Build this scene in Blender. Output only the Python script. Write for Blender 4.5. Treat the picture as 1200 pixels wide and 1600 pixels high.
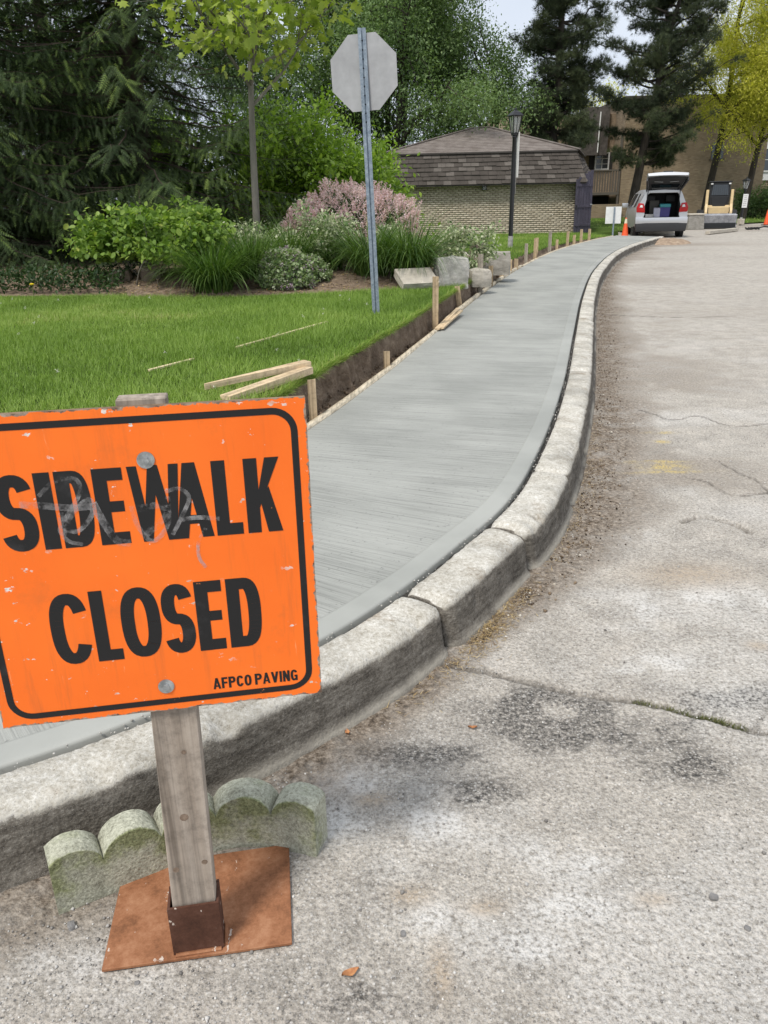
import bpy, math, random
import numpy as np
from mathutils import Matrix, Vector, Euler

# ------------------------------------------------------------------ clear, camera, sky, sun
for o in list(bpy.data.objects): bpy.data.objects.remove(o)
scene = bpy.context.scene
COL = scene.collection
R = math.radians
FPX, EYE, HOR, ROLL = 1250.0, 1.5, 313.0, R(1.2)
PITCH = math.atan((800 - HOR) / FPX)

cam = bpy.data.cameras.new('camera')
cam.sensor_fit = 'AUTO'; cam.sensor_width = 36; cam.lens = FPX / 1600 * 36
cam.clip_start = 0.05; cam.clip_end = 2000
camo = bpy.data.objects.new('camera', cam); COL.objects.link(camo)
camo.location = (0, 0, EYE)
camo.rotation_euler = (Matrix.Rotation(math.pi/2 - PITCH, 3, 'X') @ Matrix.Rotation(-ROLL, 3, 'Z')).to_euler()
scene.camera = camo

SUN_EL, SUN_AZ = R(58), R(215)        # azimuth clockwise from +Y
world = bpy.data.worlds.new('World'); scene.world = world; world.use_nodes = True
wn = world.node_tree; wn.nodes.clear()
sky = wn.nodes.new('ShaderNodeTexSky'); sky.sky_type = 'NISHITA'; sky.sun_disc = False
sky.sun_elevation = SUN_EL; sky.sun_rotation = SUN_AZ
sky.air_density = 1.0; sky.dust_density = 2.0; sky.ozone_density = 1.0
tc = wn.nodes.new('ShaderNodeTexCoord')
cn = wn.nodes.new('ShaderNodeTexNoise'); cn.inputs['Scale'].default_value = 2.2; cn.inputs['Detail'].default_value = 5
cr = wn.nodes.new('ShaderNodeValToRGB')
cr.color_ramp.elements[0].position = .3; cr.color_ramp.elements[0].color = (5.2, 5.75, 6.65, 1)
cr.color_ramp.elements[1].position = .7; cr.color_ramp.elements[1].color = (6.8, 7.15, 7.75, 1)
mx = wn.nodes.new('ShaderNodeMix'); mx.data_type = 'RGBA'; mx.inputs[0].default_value = .93
bg = wn.nodes.new('ShaderNodeBackground'); bg.inputs[1].default_value = 0.10
wo = wn.nodes.new('ShaderNodeOutputWorld')
wn.links.new(tc.outputs['Generated'], cn.inputs['Vector'])
wn.links.new(cn.outputs['Fac'], cr.inputs[0])
wn.links.new(sky.outputs[0], mx.inputs[6]); wn.links.new(cr.outputs[0], mx.inputs[7])
wn.links.new(mx.outputs[2], bg.inputs[0]); wn.links.new(bg.outputs[0], wo.inputs[0])

sun = bpy.data.lights.new('sun', 'SUN'); sun.energy = 2.3; sun.angle = R(11); sun.color = (1, .95, .88)
suno = bpy.data.objects.new('sun', sun); COL.objects.link(suno)
sd = Vector((math.sin(SUN_AZ)*math.cos(SUN_EL), math.cos(SUN_AZ)*math.cos(SUN_EL), math.sin(SUN_EL)))
suno.rotation_euler = sd.to_track_quat('Z', 'Y').to_euler(); suno.location = (0, 0, 30)
vs = scene.view_settings
vs.view_transform = 'Standard'; vs.look = 'None'; vs.gamma = 1; vs.exposure = 0.48; vs.use_curve_mapping = False

# ------------------------------------------------------------------ helpers
rng = np.random.default_rng(7); random.seed(7)
def _ray(u, v):
    x, y = (u-600)/FPX, -(v-800)/FPX
    c, s = math.cos(ROLL), math.sin(ROLL)
    x, y = c*x + s*y, -s*x + c*y
    return np.array([x, math.cos(PITCH)+y*math.sin(PITCH), -math.sin(PITCH)+y*math.cos(PITCH)])
def G(u, v, z=0.0):                       # survey: where a sight line meets level z
    d = _ray(u, v); return np.array([0, 0, EYE]) + d*(z-EYE)/d[2]
def GY(u, v, Y):                          # survey: where a sight line meets the plane y = Y
    d = _ray(u, v); return np.array([0, 0, EYE]) + d*Y/d[1]
def ss(a, b, x):
    t = np.clip((np.asarray(x, float)-a)/(b-a), 0, 1); return t*t*(3-2*t)
def _hash(i, j, k, seed):
    n = (i*374761393 + j*668265263 + k*2147483647 + seed*974634777) & 0xffffffff
    n = ((n ^ (n >> 13))*1274126177) & 0xffffffff
    return ((n ^ (n >> 16)) & 0xffff)/65535.0
def vnoise(p, seed=0):
    p = np.asarray(p, float)
    if p.shape[-1] == 2: p = np.concatenate([p, np.zeros(p.shape[:-1]+(1,))], -1)
    f = np.floor(p).astype(np.int64); t = p-f; t = t*t*(3-2*t); out = 0
    for a in (0, 1):
        for b in (0, 1):
            for c in (0, 1):
                w = (t[..., 0] if a else 1-t[..., 0])*(t[..., 1] if b else 1-t[..., 1])*(t[..., 2] if c else 1-t[..., 2])
                out = out + w*_hash(f[..., 0]+a, f[..., 1]+b, f[..., 2]+c, seed)
    return out
def fbm(p, sc=1.0, oct=4, seed=0):
    p = np.asarray(p, float)*sc; a, s, o = .5, 0, 0
    for i in range(oct):
        o = o + a*vnoise(p, seed+i*17); s += a; a *= .5; p = p*2.03
    return o/s

def link(name, me, mat=None, parent=None):
    o = bpy.data.objects.new(name, me); COL.objects.link(o)
    if mat is not None and me is not None and not me.materials: me.materials.append(mat)
    if parent is not None: o.parent = parent
    return o
def tag(o, label=None, cat=None, group=None, kind=None):
    if label: o['label'] = label
    if cat: o['category'] = cat
    if group: o['group'] = group
    if kind: o['kind'] = kind
    return o
def thing(name, label, cat, loc=(0, 0, 0), rotz=0, group=None):
    o = bpy.data.objects.new(name, None); COL.objects.link(o); o.empty_display_size = .2
    o.location = tuple(float(c) for c in loc); o.rotation_euler = (0, 0, rotz)
    return tag(o, label, cat, group)
def npmesh(name, V, T, attrs=None, smooth=False):
    V = np.ascontiguousarray(V, np.float32); T = np.ascontiguousarray(T, np.int32); k = T.shape[1]
    me = bpy.data.meshes.new(name)
    me.vertices.add(len(V)); me.vertices.foreach_set('co', V.ravel())
    me.loops.add(T.size); me.loops.foreach_set('vertex_index', T.ravel())
    me.polygons.add(len(T)); me.polygons.foreach_set('loop_start', np.arange(0, T.size, k, dtype=np.int32))
    if smooth: me.polygons.foreach_set('use_smooth', np.ones(len(T), bool))
    me.update(calc_edges=True)
    for n, a in (attrs or {}).items():
        at = me.attributes.new(n, 'FLOAT', 'POINT'); at.data.foreach_set('value', np.ascontiguousarray(a, np.float32))
    return me
def gridfaces(nr, nc):
    i = np.arange(nr-1)[:, None]*nc + np.arange(nc-1)[None, :]
    return np.stack([i, i+1, i+nc+1, i+nc], -1).reshape(-1, 4)

class MB:
    """collects shapes into one mesh"""
    def __init__(s): s.v = []; s.f = []
    def add(s, vs, fs):
        b = len(s.v); s.v += [tuple(map(float, p)) for p in vs]; s.f += [tuple(b+i for i in f) for f in fs]; return s
    def box(s, c, d, rz=0, rx=0, ry=0):
        m = Euler((rx, ry, rz)).to_matrix(); c = Vector([float(q) for q in c])
        vs = [c + m @ Vector((x*d[0]/2, y*d[1]/2, z*d[2]/2)) for z in (-1, 1) for y in (-1, 1) for x in (-1, 1)]
        return s.add(vs, [(0, 2, 3, 1), (4, 5, 7, 6), (0, 1, 5, 4), (2, 6, 7, 3), (0, 4, 6, 2), (1, 3, 7, 5)])
    def hexa(s, a, b):                    # two quads (lists of 4 points), joined
        return s.add(list(a)+list(b), [(3, 2, 1, 0), (4, 5, 6, 7), (0, 1, 5, 4), (1, 2, 6, 5), (2, 3, 7, 6), (3, 0, 4, 7)])
    def bar(s, p, q, w, h):
        p, q = Vector([float(c) for c in p]), Vector([float(c) for c in q]); d = (q-p).normalized()
        up = Vector((0, 0, 1)) if abs(d.z) < .95 else Vector((0, 1, 0))
        a = d.cross(up).normalized()*w/2; b = a.cross(d).normalized()*h/2
        return s.hexa([p-a-b, p+a-b, p+a+b, p-a+b], [q-a-b, q+a-b, q+a+b, q-a+b])
    def tube(s, path, rad, n=8, cap=True):
        P = [Vector([float(c) for c in p]) for p in path]; L = len(P)
        if not hasattr(rad, '__len__'): rad = [rad]*L
        vs = []; prev = None
        for i in range(L):
            d = (P[min(i+1, L-1)]-P[max(i-1, 0)]).normalized()
            if prev is None: a = d.orthogonal().normalized()
            else: a = (prev - d*prev.dot(d)).normalized()
            prev = a; b = d.cross(a)
            vs += [P[i] + (a*math.cos(2*math.pi*k/n) + b*math.sin(2*math.pi*k/n))*rad[i] for k in range(n)]
        fs = [(i*n+k, i*n+(k+1) % n, (i+1)*n+(k+1) % n, (i+1)*n+k) for i in range(L-1) for k in range(n)]
        if cap: fs += [tuple(range(n-1, -1, -1)), tuple(range((L-1)*n, L*n))]
        return s.add(vs, fs)
    def lathe(s, prof, n=16, c=(0, 0, 0), axis='z', rot=0):
        vs = []
        for r, z in prof:
            for k in range(n):
                a = 2*math.pi*k/n + rot; p = (r*math.cos(a), r*math.sin(a), z)
                if axis == 'x': p = (p[2], p[0], p[1])
                if axis == 'y': p = (p[0], p[2], p[1])
                vs.append((p[0]+c[0], p[1]+c[1], p[2]+c[2]))
        L = len(prof)
        fs = [(i*n+k, i*n+(k+1) % n, (i+1)*n+(k+1) % n, (i+1)*n+k) for i in range(L-1) for k in range(n)]
        fs += [tuple(range(n-1, -1, -1)), tuple(range((L-1)*n, L*n))]
        return s.add(vs, fs)
    def prism(s, poly, h, plane='xy', off=0):      # poly extruded by h
        n = len(poly)
        def mp(p, t):
            if plane == 'xy': return (p[0], p[1], off+t)
            if plane == 'xz': return (p[0], off+t, p[1])
            return (off+t, p[0], p[1])
        vs = [mp(p, 0) for p in poly] + [mp(p, h) for p in poly]
        return s.add(vs, [tuple(range(n-1, -1, -1)), tuple(range(n, 2*n))] + [(i, (i+1) % n, n+(i+1) % n, n+i) for i in range(n)])
    def mesh(s, name='m', smooth=False, bevel=0, seg=1):
        me = bpy.data.meshes.new(name); me.from_pydata(s.v, [], s.f); me.update()
        import bmesh
        bm = bmesh.new(); bm.from_mesh(me)
        bmesh.ops.recalc_face_normals(bm, faces=bm.faces)
        if bevel:
            es = [e for e in bm.edges if e.is_manifold and e.calc_face_angle(0) > .5]
            bmesh.ops.bevel(bm, geom=es, offset=bevel, segments=seg, affect='EDGES', profile=.6)
        bm.to_mesh(me); bm.free()
        if smooth:
            me.polygons.foreach_set('use_smooth', np.ones(len(me.polygons), bool))
            try: me.set_sharp_from_angle(angle=R(38))
            except Exception: pass
        return me
    def build(s, name, mat, parent=None, smooth=False, bevel=0, seg=1):
        return link(name, s.mesh(name, smooth, bevel, seg), mat, parent)

# ------------------------------------------------------------------ materials
class NT:
    def __init__(s, name):
        s.m = bpy.data.materials.new(name); s.m.use_nodes = True; s.n = s.m.node_tree
        s.b = s.n.nodes['Principled BSDF']; s.out = s.n.nodes['Material Output']
    def node(s, t, **kw):
        x = s.n.nodes.new(t)
        for k, v in kw.items(): setattr(x, k, v)
        return x
    def ln(s, a, b): s.n.links.new(a, b)
    def coord(s, stretch=(1, 1, 1), which='Object'):
        t = s.node('ShaderNodeTexCoord'); m = s.node('ShaderNodeMapping'); m.inputs['Scale'].default_value = stretch
        s.ln(t.outputs[which], m.inputs[0]); return m.outputs[0]
    def noise(s, co, scale, detail=4, rough=.55, dist=0):
        x = s.node('ShaderNodeTexNoise'); x.inputs['Scale'].default_value = scale; x.inputs['Detail'].default_value = detail
        x.inputs['Roughness'].default_value = rough; x.inputs['Distortion'].default_value = dist
        if co is not None: s.ln(co, x.inputs['Vector'])
        return x.outputs['Fac']
    def vor(s, co, scale, feature='F1', out='Distance'):
        x = s.node('ShaderNodeTexVoronoi', feature=feature); x.inputs['Scale'].default_value = scale
        s.ln(co, x.inputs['Vector']); return x.outputs[out]
    def ramp(s, f, stops):
        r = s.node('ShaderNodeValToRGB'); e = r.color_ramp.elements
        while len(e) < len(stops): e.new(.5)
        for q, (p, c) in zip(e, stops):
            q.position = p; q.color = (c[0], c[1], c[2], 1) if hasattr(c, '__len__') else (c, c, c, 1)
        s.ln(f, r.inputs[0]); return r.outputs[0]
    def attr(s, n): x = s.node('ShaderNodeAttribute', attribute_name=n); return x.outputs['Fac']
    def mix(s, f, a, b, mode='MIX'):
        x = s.node('ShaderNodeMix', data_type='RGBA', blend_type=mode)
        for i, q in ((0, f), (6, a), (7, b)):
            if isinstance(q, (int, float)): x.inputs[i].default_value = q if i == 0 else (q, q, q, 1)
            elif isinstance(q, tuple): x.inputs[i].default_value = (*q, 1)
            else: s.ln(q, x.inputs[i])
        return x.outputs[2]
    def math(s, op, a, b=0.0, clamp=False):
        x = s.node('ShaderNodeMath', operation=op, use_clamp=clamp)
        for i, q in ((0, a), (1, b)):
            if isinstance(q, (int, float)): x.inputs[i].default_value = q
            else: s.ln(q, x.inputs[i])
        return x.outputs[0]
    def bump(s, h, strength=.3, dist=.01, prev=None):
        x = s.node('ShaderNodeBump'); x.inputs['Strength'].default_value = strength; x.inputs['Distance'].default_value = dist
        s.ln(h, x.inputs['Height'])
        if prev is not None: s.ln(prev, x.inputs['Normal'])
        return x.outputs[0]
    def fin(s, color=None, rough=.8, normal=None, metal=0, spec=.3):
        if color is not None:
            if isinstance(color, tuple): s.b.inputs['Base Color'].default_value = (*color, 1)
            else: s.ln(color, s.b.inputs['Base Color'])
        if isinstance(rough, (int, float)): s.b.inputs['Roughness'].default_value = rough
        else: s.ln(rough, s.b.inputs['Roughness'])
        s.b.inputs['Metallic'].default_value = metal
        s.b.inputs['Specular IOR Level'].default_value = spec
        if normal is not None: s.ln(normal, s.b.inputs['Normal'])
        return s.m
def mk(name, c0, c1, scale=6, rough=.8, bump=.25, bscale=60, bdist=.004, metal=0, spec=.3, stretch=(1, 1, 1), lo=.35, hi=.65, speck=.2):
    n = NT(name); co = n.coord(stretch)
    c = n.ramp(n.noise(co, scale, 7, .6), [(lo, c0), (hi, c1)])
    c = n.mix(1.0, c, n.ramp(n.noise(co, bscale, 4, .6), [(.3, 1-speck), (.7, 1+speck)]), 'MULTIPLY')
    return n.fin(c, rough, n.bump(n.noise(co, bscale, 5, .6), bump, bdist), metal, spec)
def leafmat(name, stops, trans=.35, rough=.45, spec=.3):
    n = NT(name)
    c = n.ramp(n.attr('r'), stops)
    n.fin(c, rough, None, 0, spec)
    t = n.node('ShaderNodeBsdfTranslucent'); n.ln(n.mix(1.0, c, (1.15, 1.25, .6), 'MULTIPLY'), t.inputs[0])
    m = n.node('ShaderNodeMixShader'); m.inputs[0].default_value = trans
    n.ln(n.b.outputs[0], m.inputs[1]); n.ln(t.outputs[0], m.inputs[2]); n.ln(m.outputs[0], n.out.inputs[0])
    return n.m
def paint(name, c, rough=.4, metal=0, spec=.5, var=.08):
    n = NT(name); co = n.coord()
    col = n.mix(1.0, c, n.ramp(n.noise(co, 9, 6), [(.3, 1-var), (.7, 1+var)]), 'MULTIPLY')
    return n.fin(col, rough, None, metal, spec)

def asphalt_mat():
    n = NT('asphalt'); co = n.coord()
    big = n.noise(co, .55, 4); mid = n.noise(co, 6, 9, .72); fine = n.noise(co, 70, 8, .8)
    cell = n.vor(co, 100, 'F1', 'Color'); d = n.vor(co, 100); d2 = n.vor(co, 230)
    cell2 = n.vor(co, 230, 'F1', 'Color')
    base = n.ramp(fine, [(.36, (.22, .205, .183)), (.48, (.37, .348, .316)), (.62, (.54, .512, .472))])
    base = n.mix(1.0, base, n.ramp(mid, [(.36, .80), (.5, 1.0), (.64, 1.20)]), 'MULTIPLY')
    base = n.mix(1.0, base, n.ramp(big, [(.3, (.95, .92, .88)), (.7, (1.08, 1.05, 1.00))]), 'MULTIPLY')
    tone = n.ramp(cell, [(.22, (.13, .123, .113)), (.42, (.29, .275, .255)), (.58, (.46, .44, .41)), (.78, (.74, .72, .68))])
    tone2 = n.ramp(cell2, [(.25, (.12, .115, .108)), (.5, (.34, .325, .30)), (.75, (.62, .60, .57))])
    dark = n.attr('dark'); white = n.attr('white'); dirt = n.attr('dirt'); yel = n.attr('yellow'); tan = n.attr('tan')
    base = n.mix(n.math('MULTIPLY', n.ramp(d2, [(.25, 1.0), (.42, 0.0)]), .55), base, tone2)
    base = n.mix(n.math('MULTIPLY', n.math('MULTIPLY', dark, .95), n.ramp(fine, [(.40, 1.0), (.60, .25)])), base, (.040, .038, .036))
    base = n.mix(n.math('MULTIPLY', n.ramp(d, [(.26, 1.0), (.40, 0.0)]), n.math('SUBTRACT', .48, n.math('MULTIPLY', dirt, .38))), base, tone)
    wf = n.math('MULTIPLY', white, n.ramp(fine, [(.40, 0.05), (.54, 1.0)]))
    base = n.mix(n.math('MULTIPLY', wf, .8), base, (.70, .685, .655))
    dcol = n.ramp(n.noise(co, 45, 8, .8), [(.38, (.055, .042, .031)), (.5, (.185, .148, .112)), (.62, (.38, .325, .265))])
    base = n.mix(n.math('MULTIPLY', dirt, n.ramp(mid, [(.38, .45), (.52, 1.0)])), base, dcol)
    base = n.mix(n.math('MULTIPLY', tan, n.ramp(fine, [(.40, .1), (.56, .75)])), base, (.40, .29, .18))
    base = n.mix(n.math('MULTIPLY', yel, n.ramp(fine, [(.44, 0.0), (.52, 1.0)])), base, (.55, .42, .16))
    base = n.mix(n.math('MULTIPLY', n.attr('crack'), .6), base, (.045, .038, .030))
    h = n.math('SUBTRACT', n.math('ADD', fine, n.math('MULTIPLY', n.noise(co, 18, 4), .5)), n.math('MULTIPLY', d, 1.0))
    b1 = n.bump(h, .8, .006); b2 = n.bump(n.math('MULTIPLY', d2, -1.0), .35, .003, b1)
    return n.fin(base, .88, b2, 0, .2)
def sidewalk_mat():
    n = NT('fresh_concrete')
    t = n.node('ShaderNodeUVMap'); uv = t.outputs[0]
    sep = n.node('ShaderNodeSeparateXYZ'); n.ln(uv, sep.inputs[0])
    def st(a, b, scale, det=5):
        m = n.node('ShaderNodeMapping'); m.inputs['Scale'].default_value = (a, b, 1); n.ln(uv, m.inputs[0]); return n.noise(m.outputs[0], scale, det, .65)
    s1 = st(1.6, 95, 1.0); s2 = st(5, 260, 1.0, 3); s3 = st(.3, 7, 1.0)
    band = n.ramp(sep.outputs[0], [(.0, 0.0), (.118, 0.0), (.124, 1.0), (1, 1.0)])      # 0 inside the trowelled edge
    lft = n.ramp(sep.outputs[0], [(0, 1.0), (.992, 1.0), (1, 1.0)])
    co = n.coord()
    mott = n.noise(co, 1.6, 6); pit = n.noise(co, 55, 4, .7)
    c = n.ramp(mott, [(.36, (.275, .280, .258)), (.62, (.348, .352, .325))])
    stripe = n.ramp(n.math('ADD', n.math('MULTIPLY', s1, .75), n.math('MULTIPLY', s2, .25)), [(.36, .58), (.42, .84), (.49, 1.0), (.60, 1.09)])
    stripe = n.mix(.7, stripe, n.ramp(s3, [(.36, .93), (.62, 1.06)]), 'MULTIPLY')
    c = n.mix(band, n.mix(1.0, c, 1.06, 'MULTIPLY'), n.mix(1.0, c, stripe, 'MULTIPLY'))
    pm = n.math('MULTIPLY', n.ramp(pit, [(.33, 1.0), (.39, 0.0)]), band)
    c = n.mix(n.math('MULTIPLY', pm, .55), c, (.13, .13, .125))
    h = n.math('MULTIPLY', n.math('ADD', s1, n.math('MULTIPLY', s2, .7)), band)
    return n.fin(c, n.mix(band, .55, .72), n.bump(h, .55, .006), 0, .35)
def kerb_mat():
    n = NT('old_kerb_concrete'); co = n.coord()
    f = n.noise(co, 8, 10, .75); g = n.noise(co, 70, 8, .8); q = n.vor(co, 120); q2 = n.vor(co, 260)
    mixv = n.math('ADD', n.math('MULTIPLY', f, .35), n.math('MULTIPLY', g, .65))
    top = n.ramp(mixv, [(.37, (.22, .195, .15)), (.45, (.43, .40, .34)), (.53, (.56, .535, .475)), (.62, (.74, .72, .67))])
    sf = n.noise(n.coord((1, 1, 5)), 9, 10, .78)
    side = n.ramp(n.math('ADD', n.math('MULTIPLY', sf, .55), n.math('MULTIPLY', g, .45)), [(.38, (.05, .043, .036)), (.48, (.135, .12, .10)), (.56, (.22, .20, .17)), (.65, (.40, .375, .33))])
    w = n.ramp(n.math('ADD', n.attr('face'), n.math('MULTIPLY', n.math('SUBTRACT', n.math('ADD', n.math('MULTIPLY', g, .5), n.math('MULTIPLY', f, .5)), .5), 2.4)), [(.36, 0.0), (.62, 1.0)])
    c = n.mix(w, top, side)  # side darker than top: ambient shading painted into the colour, along with streaks
    c = n.mix(n.math('MULTIPLY', n.ramp(n.noise(co, 4.1, 8, .75), [(.55, 0.0), (.66, .6)]), n.math('SUBTRACT', 1, w)), c, n.ramp(g, [(.4, (.16, .115, .07)), (.6, (.36, .29, .21))]))
    c = n.mix(n.math('MULTIPLY', n.ramp(q, [(.10, 1.0), (.20, 0.0)]), .55), c, (.09, .08, .07))
    c = n.mix(n.math('MULTIPLY', n.ramp(q2, [(.12, 1.0), (.22, 0.0)]), .35), c, (.75, .73, .68))
    c = n.mix(1.0, c, n.ramp(n.noise(co, 2.6, 7, .7), [(.38, .72), (.5, .97), (.6, 1.05)]), 'MULTIPLY')
    c = n.mix(n.math('MULTIPLY', n.attr('lip'), .65), c, (.42, .39, .33))
    h = n.math('ADD', n.math('MULTIPLY', g, 1.0), n.math('MULTIPLY', q, .5))
    return n.fin(c, .92, n.bump(h, .75, .006), 0, .15)
def soil_mat(name='soil', k=1.0):
    n = NT(name); co = n.coord()
    c = n.ramp(n.noise(co, 9, 9, .75), [(.25, (.06*k, .043*k, .031*k)), (.5, (.145*k, .108*k, .078*k)), (.75, (.27*k, .215*k, .16*k))])
    h = n.math('ADD', n.noise(co, 30, 6, .7), n.math('MULTIPLY', n.vor(co, 45), -.7))
    return n.fin(c, .95, n.bump(h, 1.0, .02), 0, .1)
def brick_mat(name, c0, c1):
    n = NT(name)
    c = n.ramp(n.attr('r'), [(0, c0), (1, c1)])
    c = n.mix(1.0, c, n.ramp(n.noise(n.coord(), 30, 5), [(.3, .82), (.7, 1.15)]), 'MULTIPLY')
    return n.fin(c, .9, None, 0, .15)
def brickwall_mat(name, c0, c1, mortar):
    n = NT(name); co = n.coord()
    sw = n.node('ShaderNodeSeparateXYZ'); n.ln(co, sw.inputs[0]); cb = n.node('ShaderNodeCombineXYZ')
    n.ln(n.math('ADD', sw.outputs[0], sw.outputs[1]), cb.inputs[0]); n.ln(sw.outputs[2], cb.inputs[1])
    b = n.node('ShaderNodeTexBrick'); b.inputs['Scale'].default_value = 1; b.inputs['Brick Width'].default_value = .22; b.inputs['Row Height'].default_value = .075
    b.inputs['Mortar Size'].default_value = .008; n.ln(cb.outputs[0], b.inputs['Vector'])
    b.inputs['Color1'].default_value = (*c0, 1); b.inputs['Color2'].default_value = (*c1, 1); b.inputs['Mortar'].default_value = (*mortar, 1)
    c = n.mix(1.0, b.outputs[0], n.ramp(n.noise(co, 1.2, 6), [(.3, .8), (.7, 1.12)]), 'MULTIPLY')
    return n.fin(c, .9, n.bump(b.outputs['Fac'], .4, .01), 0, .15)
def orange_mat():
    n = NT('orange_sign_paint'); co = n.coord()
    c = n.ramp(n.noise(co, 4, 5), [(.3, (.90, .155, .013)), (.7, (.97, .19, .018))])
    sm = n.noise(co, 7, 8, .7)
    c = n.mix(n.math('MULTIPLY', n.ramp(sm, [(.58, 0.0), (.75, .5)]), 1.0), c, (.55, .13, .03))
    c = n.mix(n.math('MULTIPLY', n.ramp(n.noise(n.coord((30, 30, 2.5)), 1.0, 6, .7), [(.52, 0.0), (.66, .40)]), n.ramp(n.noise(co, 3, 4), [(.4, 0.0), (.6, 1.0)])), c, (.50, .12, .03))
    c = n.mix(n.ramp(n.noise(n.coord((60, 60, 9)), 1.0, 5, .7), [(.66, 0.0), (.70, .5)]), c, (.95, .36, .16))
    chips = n.math('MULTIPLY', n.ramp(n.noise(n.coord((1, 1, 1.5)), 30, 5, .65), [(.645, 0.0), (.66, 1.0)]), n.ramp(n.noise(co, 5, 3), [(.42, 0.0), (.52, 1.0)]))
    c = n.mix(chips, c, n.ramp(n.noise(co, 70, 4), [(.4, (.55, .42, .34)), (.6, (.75, .72, .68))]))
    e = n.attr('edge')
    wear = n.ramp(n.math('ADD', e, n.math('MULTIPLY', n.math('SUBTRACT', n.noise(co, 38, 6, .7), .5), 2.2)), [(.78, 0.0), (.86, 1.0)])
    c = n.mix(wear, c, n.ramp(n.noise(co, 60, 5), [(.35, (.10, .06, .04)), (.65, (.42, .33, .26))]))
    return n.fin(c, .42, n.bump(n.noise(co, 25, 4), .06, .002), 0, .4)
def letter_mat():
    n = NT('black_sign_paint'); co = n.coord()
    c = n.mix(n.ramp(n.noise(co, 11, 7, .7), [(.58, 0.0), (.78, .35)]), (.012, .012, .013), (.10, .10, .105))
    ch = n.ramp(n.noise(co, 42, 5, .65), [(.70, 0.0), (.72, 1.0)])
    return n.fin(n.mix(ch, c, (.5, .17, .05)), .45, None, 0, .4)
def scuff_mat():
    n = NT('chalky_scuff'); co = n.coord((1, 1, 1))
    n.fin((.42, .41, .41), .6, None, 0, .3)
    a = n.math('MULTIPLY', n.ramp(n.noise(co, 45, 6, .7), [(.40, 0.0), (.62, .55)]), n.ramp(n.noise(co, 9, 3), [(.35, .25), (.6, 1.0)]))
    n.ln(a, n.b.inputs['Alpha']); return n.m
def rust_mat(name, c):
    n = NT(name); co = n.coord()
    f = n.noise(co, 14, 9, .7)
    col = n.ramp(n.math('ADD', n.math('MULTIPLY', f, .6), n.math('MULTIPLY', n.noise(co, 95, 8, .8), .4)), [(.36, tuple(q*.5 for q in c)), (.5, c), (.64, (c[0]*1.4, c[1]*1.65, c[2]*1.9))])
    ch = n.ramp(n.noise(n.coord((1.6, 1, 1)), 26, 5, .6), [(.66, 0.0), (.675, 1.0)])
    col = n.mix(ch, col, (.55, .47, .40))
    return n.fin(col, .8, n.bump(n.noise(co, 90, 6, .7), .35, .002), 0, .25)
def wood_mat(name, c0, c1, axis=2, knots=True, rough=.8):
    n = NT(name); st = [14, 14, 14]; st[axis] = .9; co = n.coord(tuple(st))
    s2 = [60, 60, 60]; s2[axis] = 1.4
    g = n.noise(co, 1.0, 7, .65, .6); g2 = n.noise(n.coord(tuple(s2)), 1.0, 4, .6)
    c = n.ramp(g, [(.28, c0), (.7, c1)])
    c = n.mix(1.0, c, n.ramp(g2, [(.36, .62), (.5, 1.0), (.62, 1.12)]), 'MULTIPLY')
    c = n.mix(1.0, c, n.ramp(n.noise(n.coord(), 22, 7, .7), [(.36, .72), (.5, 1.0), (.62, 1.1)]), 'MULTIPLY')
    if knots == 2:
        s3 = [9, 9, 9]; s3[axis] = 6
        v = n.vor(n.coord(tuple(s3)), 1.0); c = n.mix(n.ramp(v, [(.10, .9), (.22, 0.0)]), c, tuple(q*.32 for q in c0))
    return n.fin(c, rough, n.bump(g2, .35, .003), 0, .2)
def edger_mat():
    n = NT('mossy_concrete'); co = n.coord()
    g = n.noise(co, 120, 8, .8); f = n.noise(co, 14, 9, .75)
    c = n.ramp(n.math('ADD', n.math('MULTIPLY', g, .6), n.math('MULTIPLY', f, .4)), [(.38, (.17, .165, .125)), (.48, (.36, .36, .28)), (.60, (.60, .60, .48))])
    moss = n.ramp(n.math('ADD', n.noise(co, 7, 9, .72), n.math('MULTIPLY', n.attr('moss'), .24)), [(.54, 0.0), (.68, .8)])
    c = n.mix(moss, c, n.ramp(g, [(.38, (.06, .07, .02)), (.5, (.155, .175, .06)), (.62, (.28, .30, .13))]))
    c = n.mix(n.math('MULTIPLY', n.ramp(n.vor(co, 130), [(.10, 1.0), (.2, 0.0)]), .6), c, (.07, .07, .05))
    return n.fin(c, .95, n.bump(n.math('ADD', g, n.math('MULTIPLY', n.vor(co, 130), .6)), .7, .004), 0, .1)
def stone_mat(name, c0, c1, c2):
    n = NT(name); co = n.coord()
    c = n.ramp(n.noise(co, 5, 9, .72), [(.28, c0), (.5, c1), (.74, c2)])
    c = n.mix(1.0, c, n.ramp(n.noise(n.coord((1, 1, 4)), 8, 6), [(.3, .8), (.7, 1.1)]), 'MULTIPLY')
    return n.fin(c, .9, n.bump(n.noise(co, 24, 8, .75), .7, .03), 0, .2)
def bark_mat(name, c0, c1):
    n = NT(name)
    c = n.ramp(n.noise(n.coord((9, 9, 2)), 1.0, 8, .7), [(.3, c0), (.7, c1)])
    return n.fin(c, .95, n.bump(n.noise(n.coord((30, 30, 6)), 1.0, 6, .7), .7, .02), 0, .1)
def lawn_mat():
    n = NT('lawn_thatch'); co = n.coord()
    c = n.ramp(n.noise(co, 25, 8, .7), [(.35, (.035, .06, .012)), (.55, (.085, .145, .024)), (.7, (.14, .19, .045))])
    c = n.mix(1.0, c, n.ramp(n.noise(co, 1.1, 4), [(.3, .8), (.7, 1.2)]), 'MULTIPLY')
    return n.fin(c, .9, n.bump(n.noise(co, 90, 6, .8), 1.0, .03), 0, .1)
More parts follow.
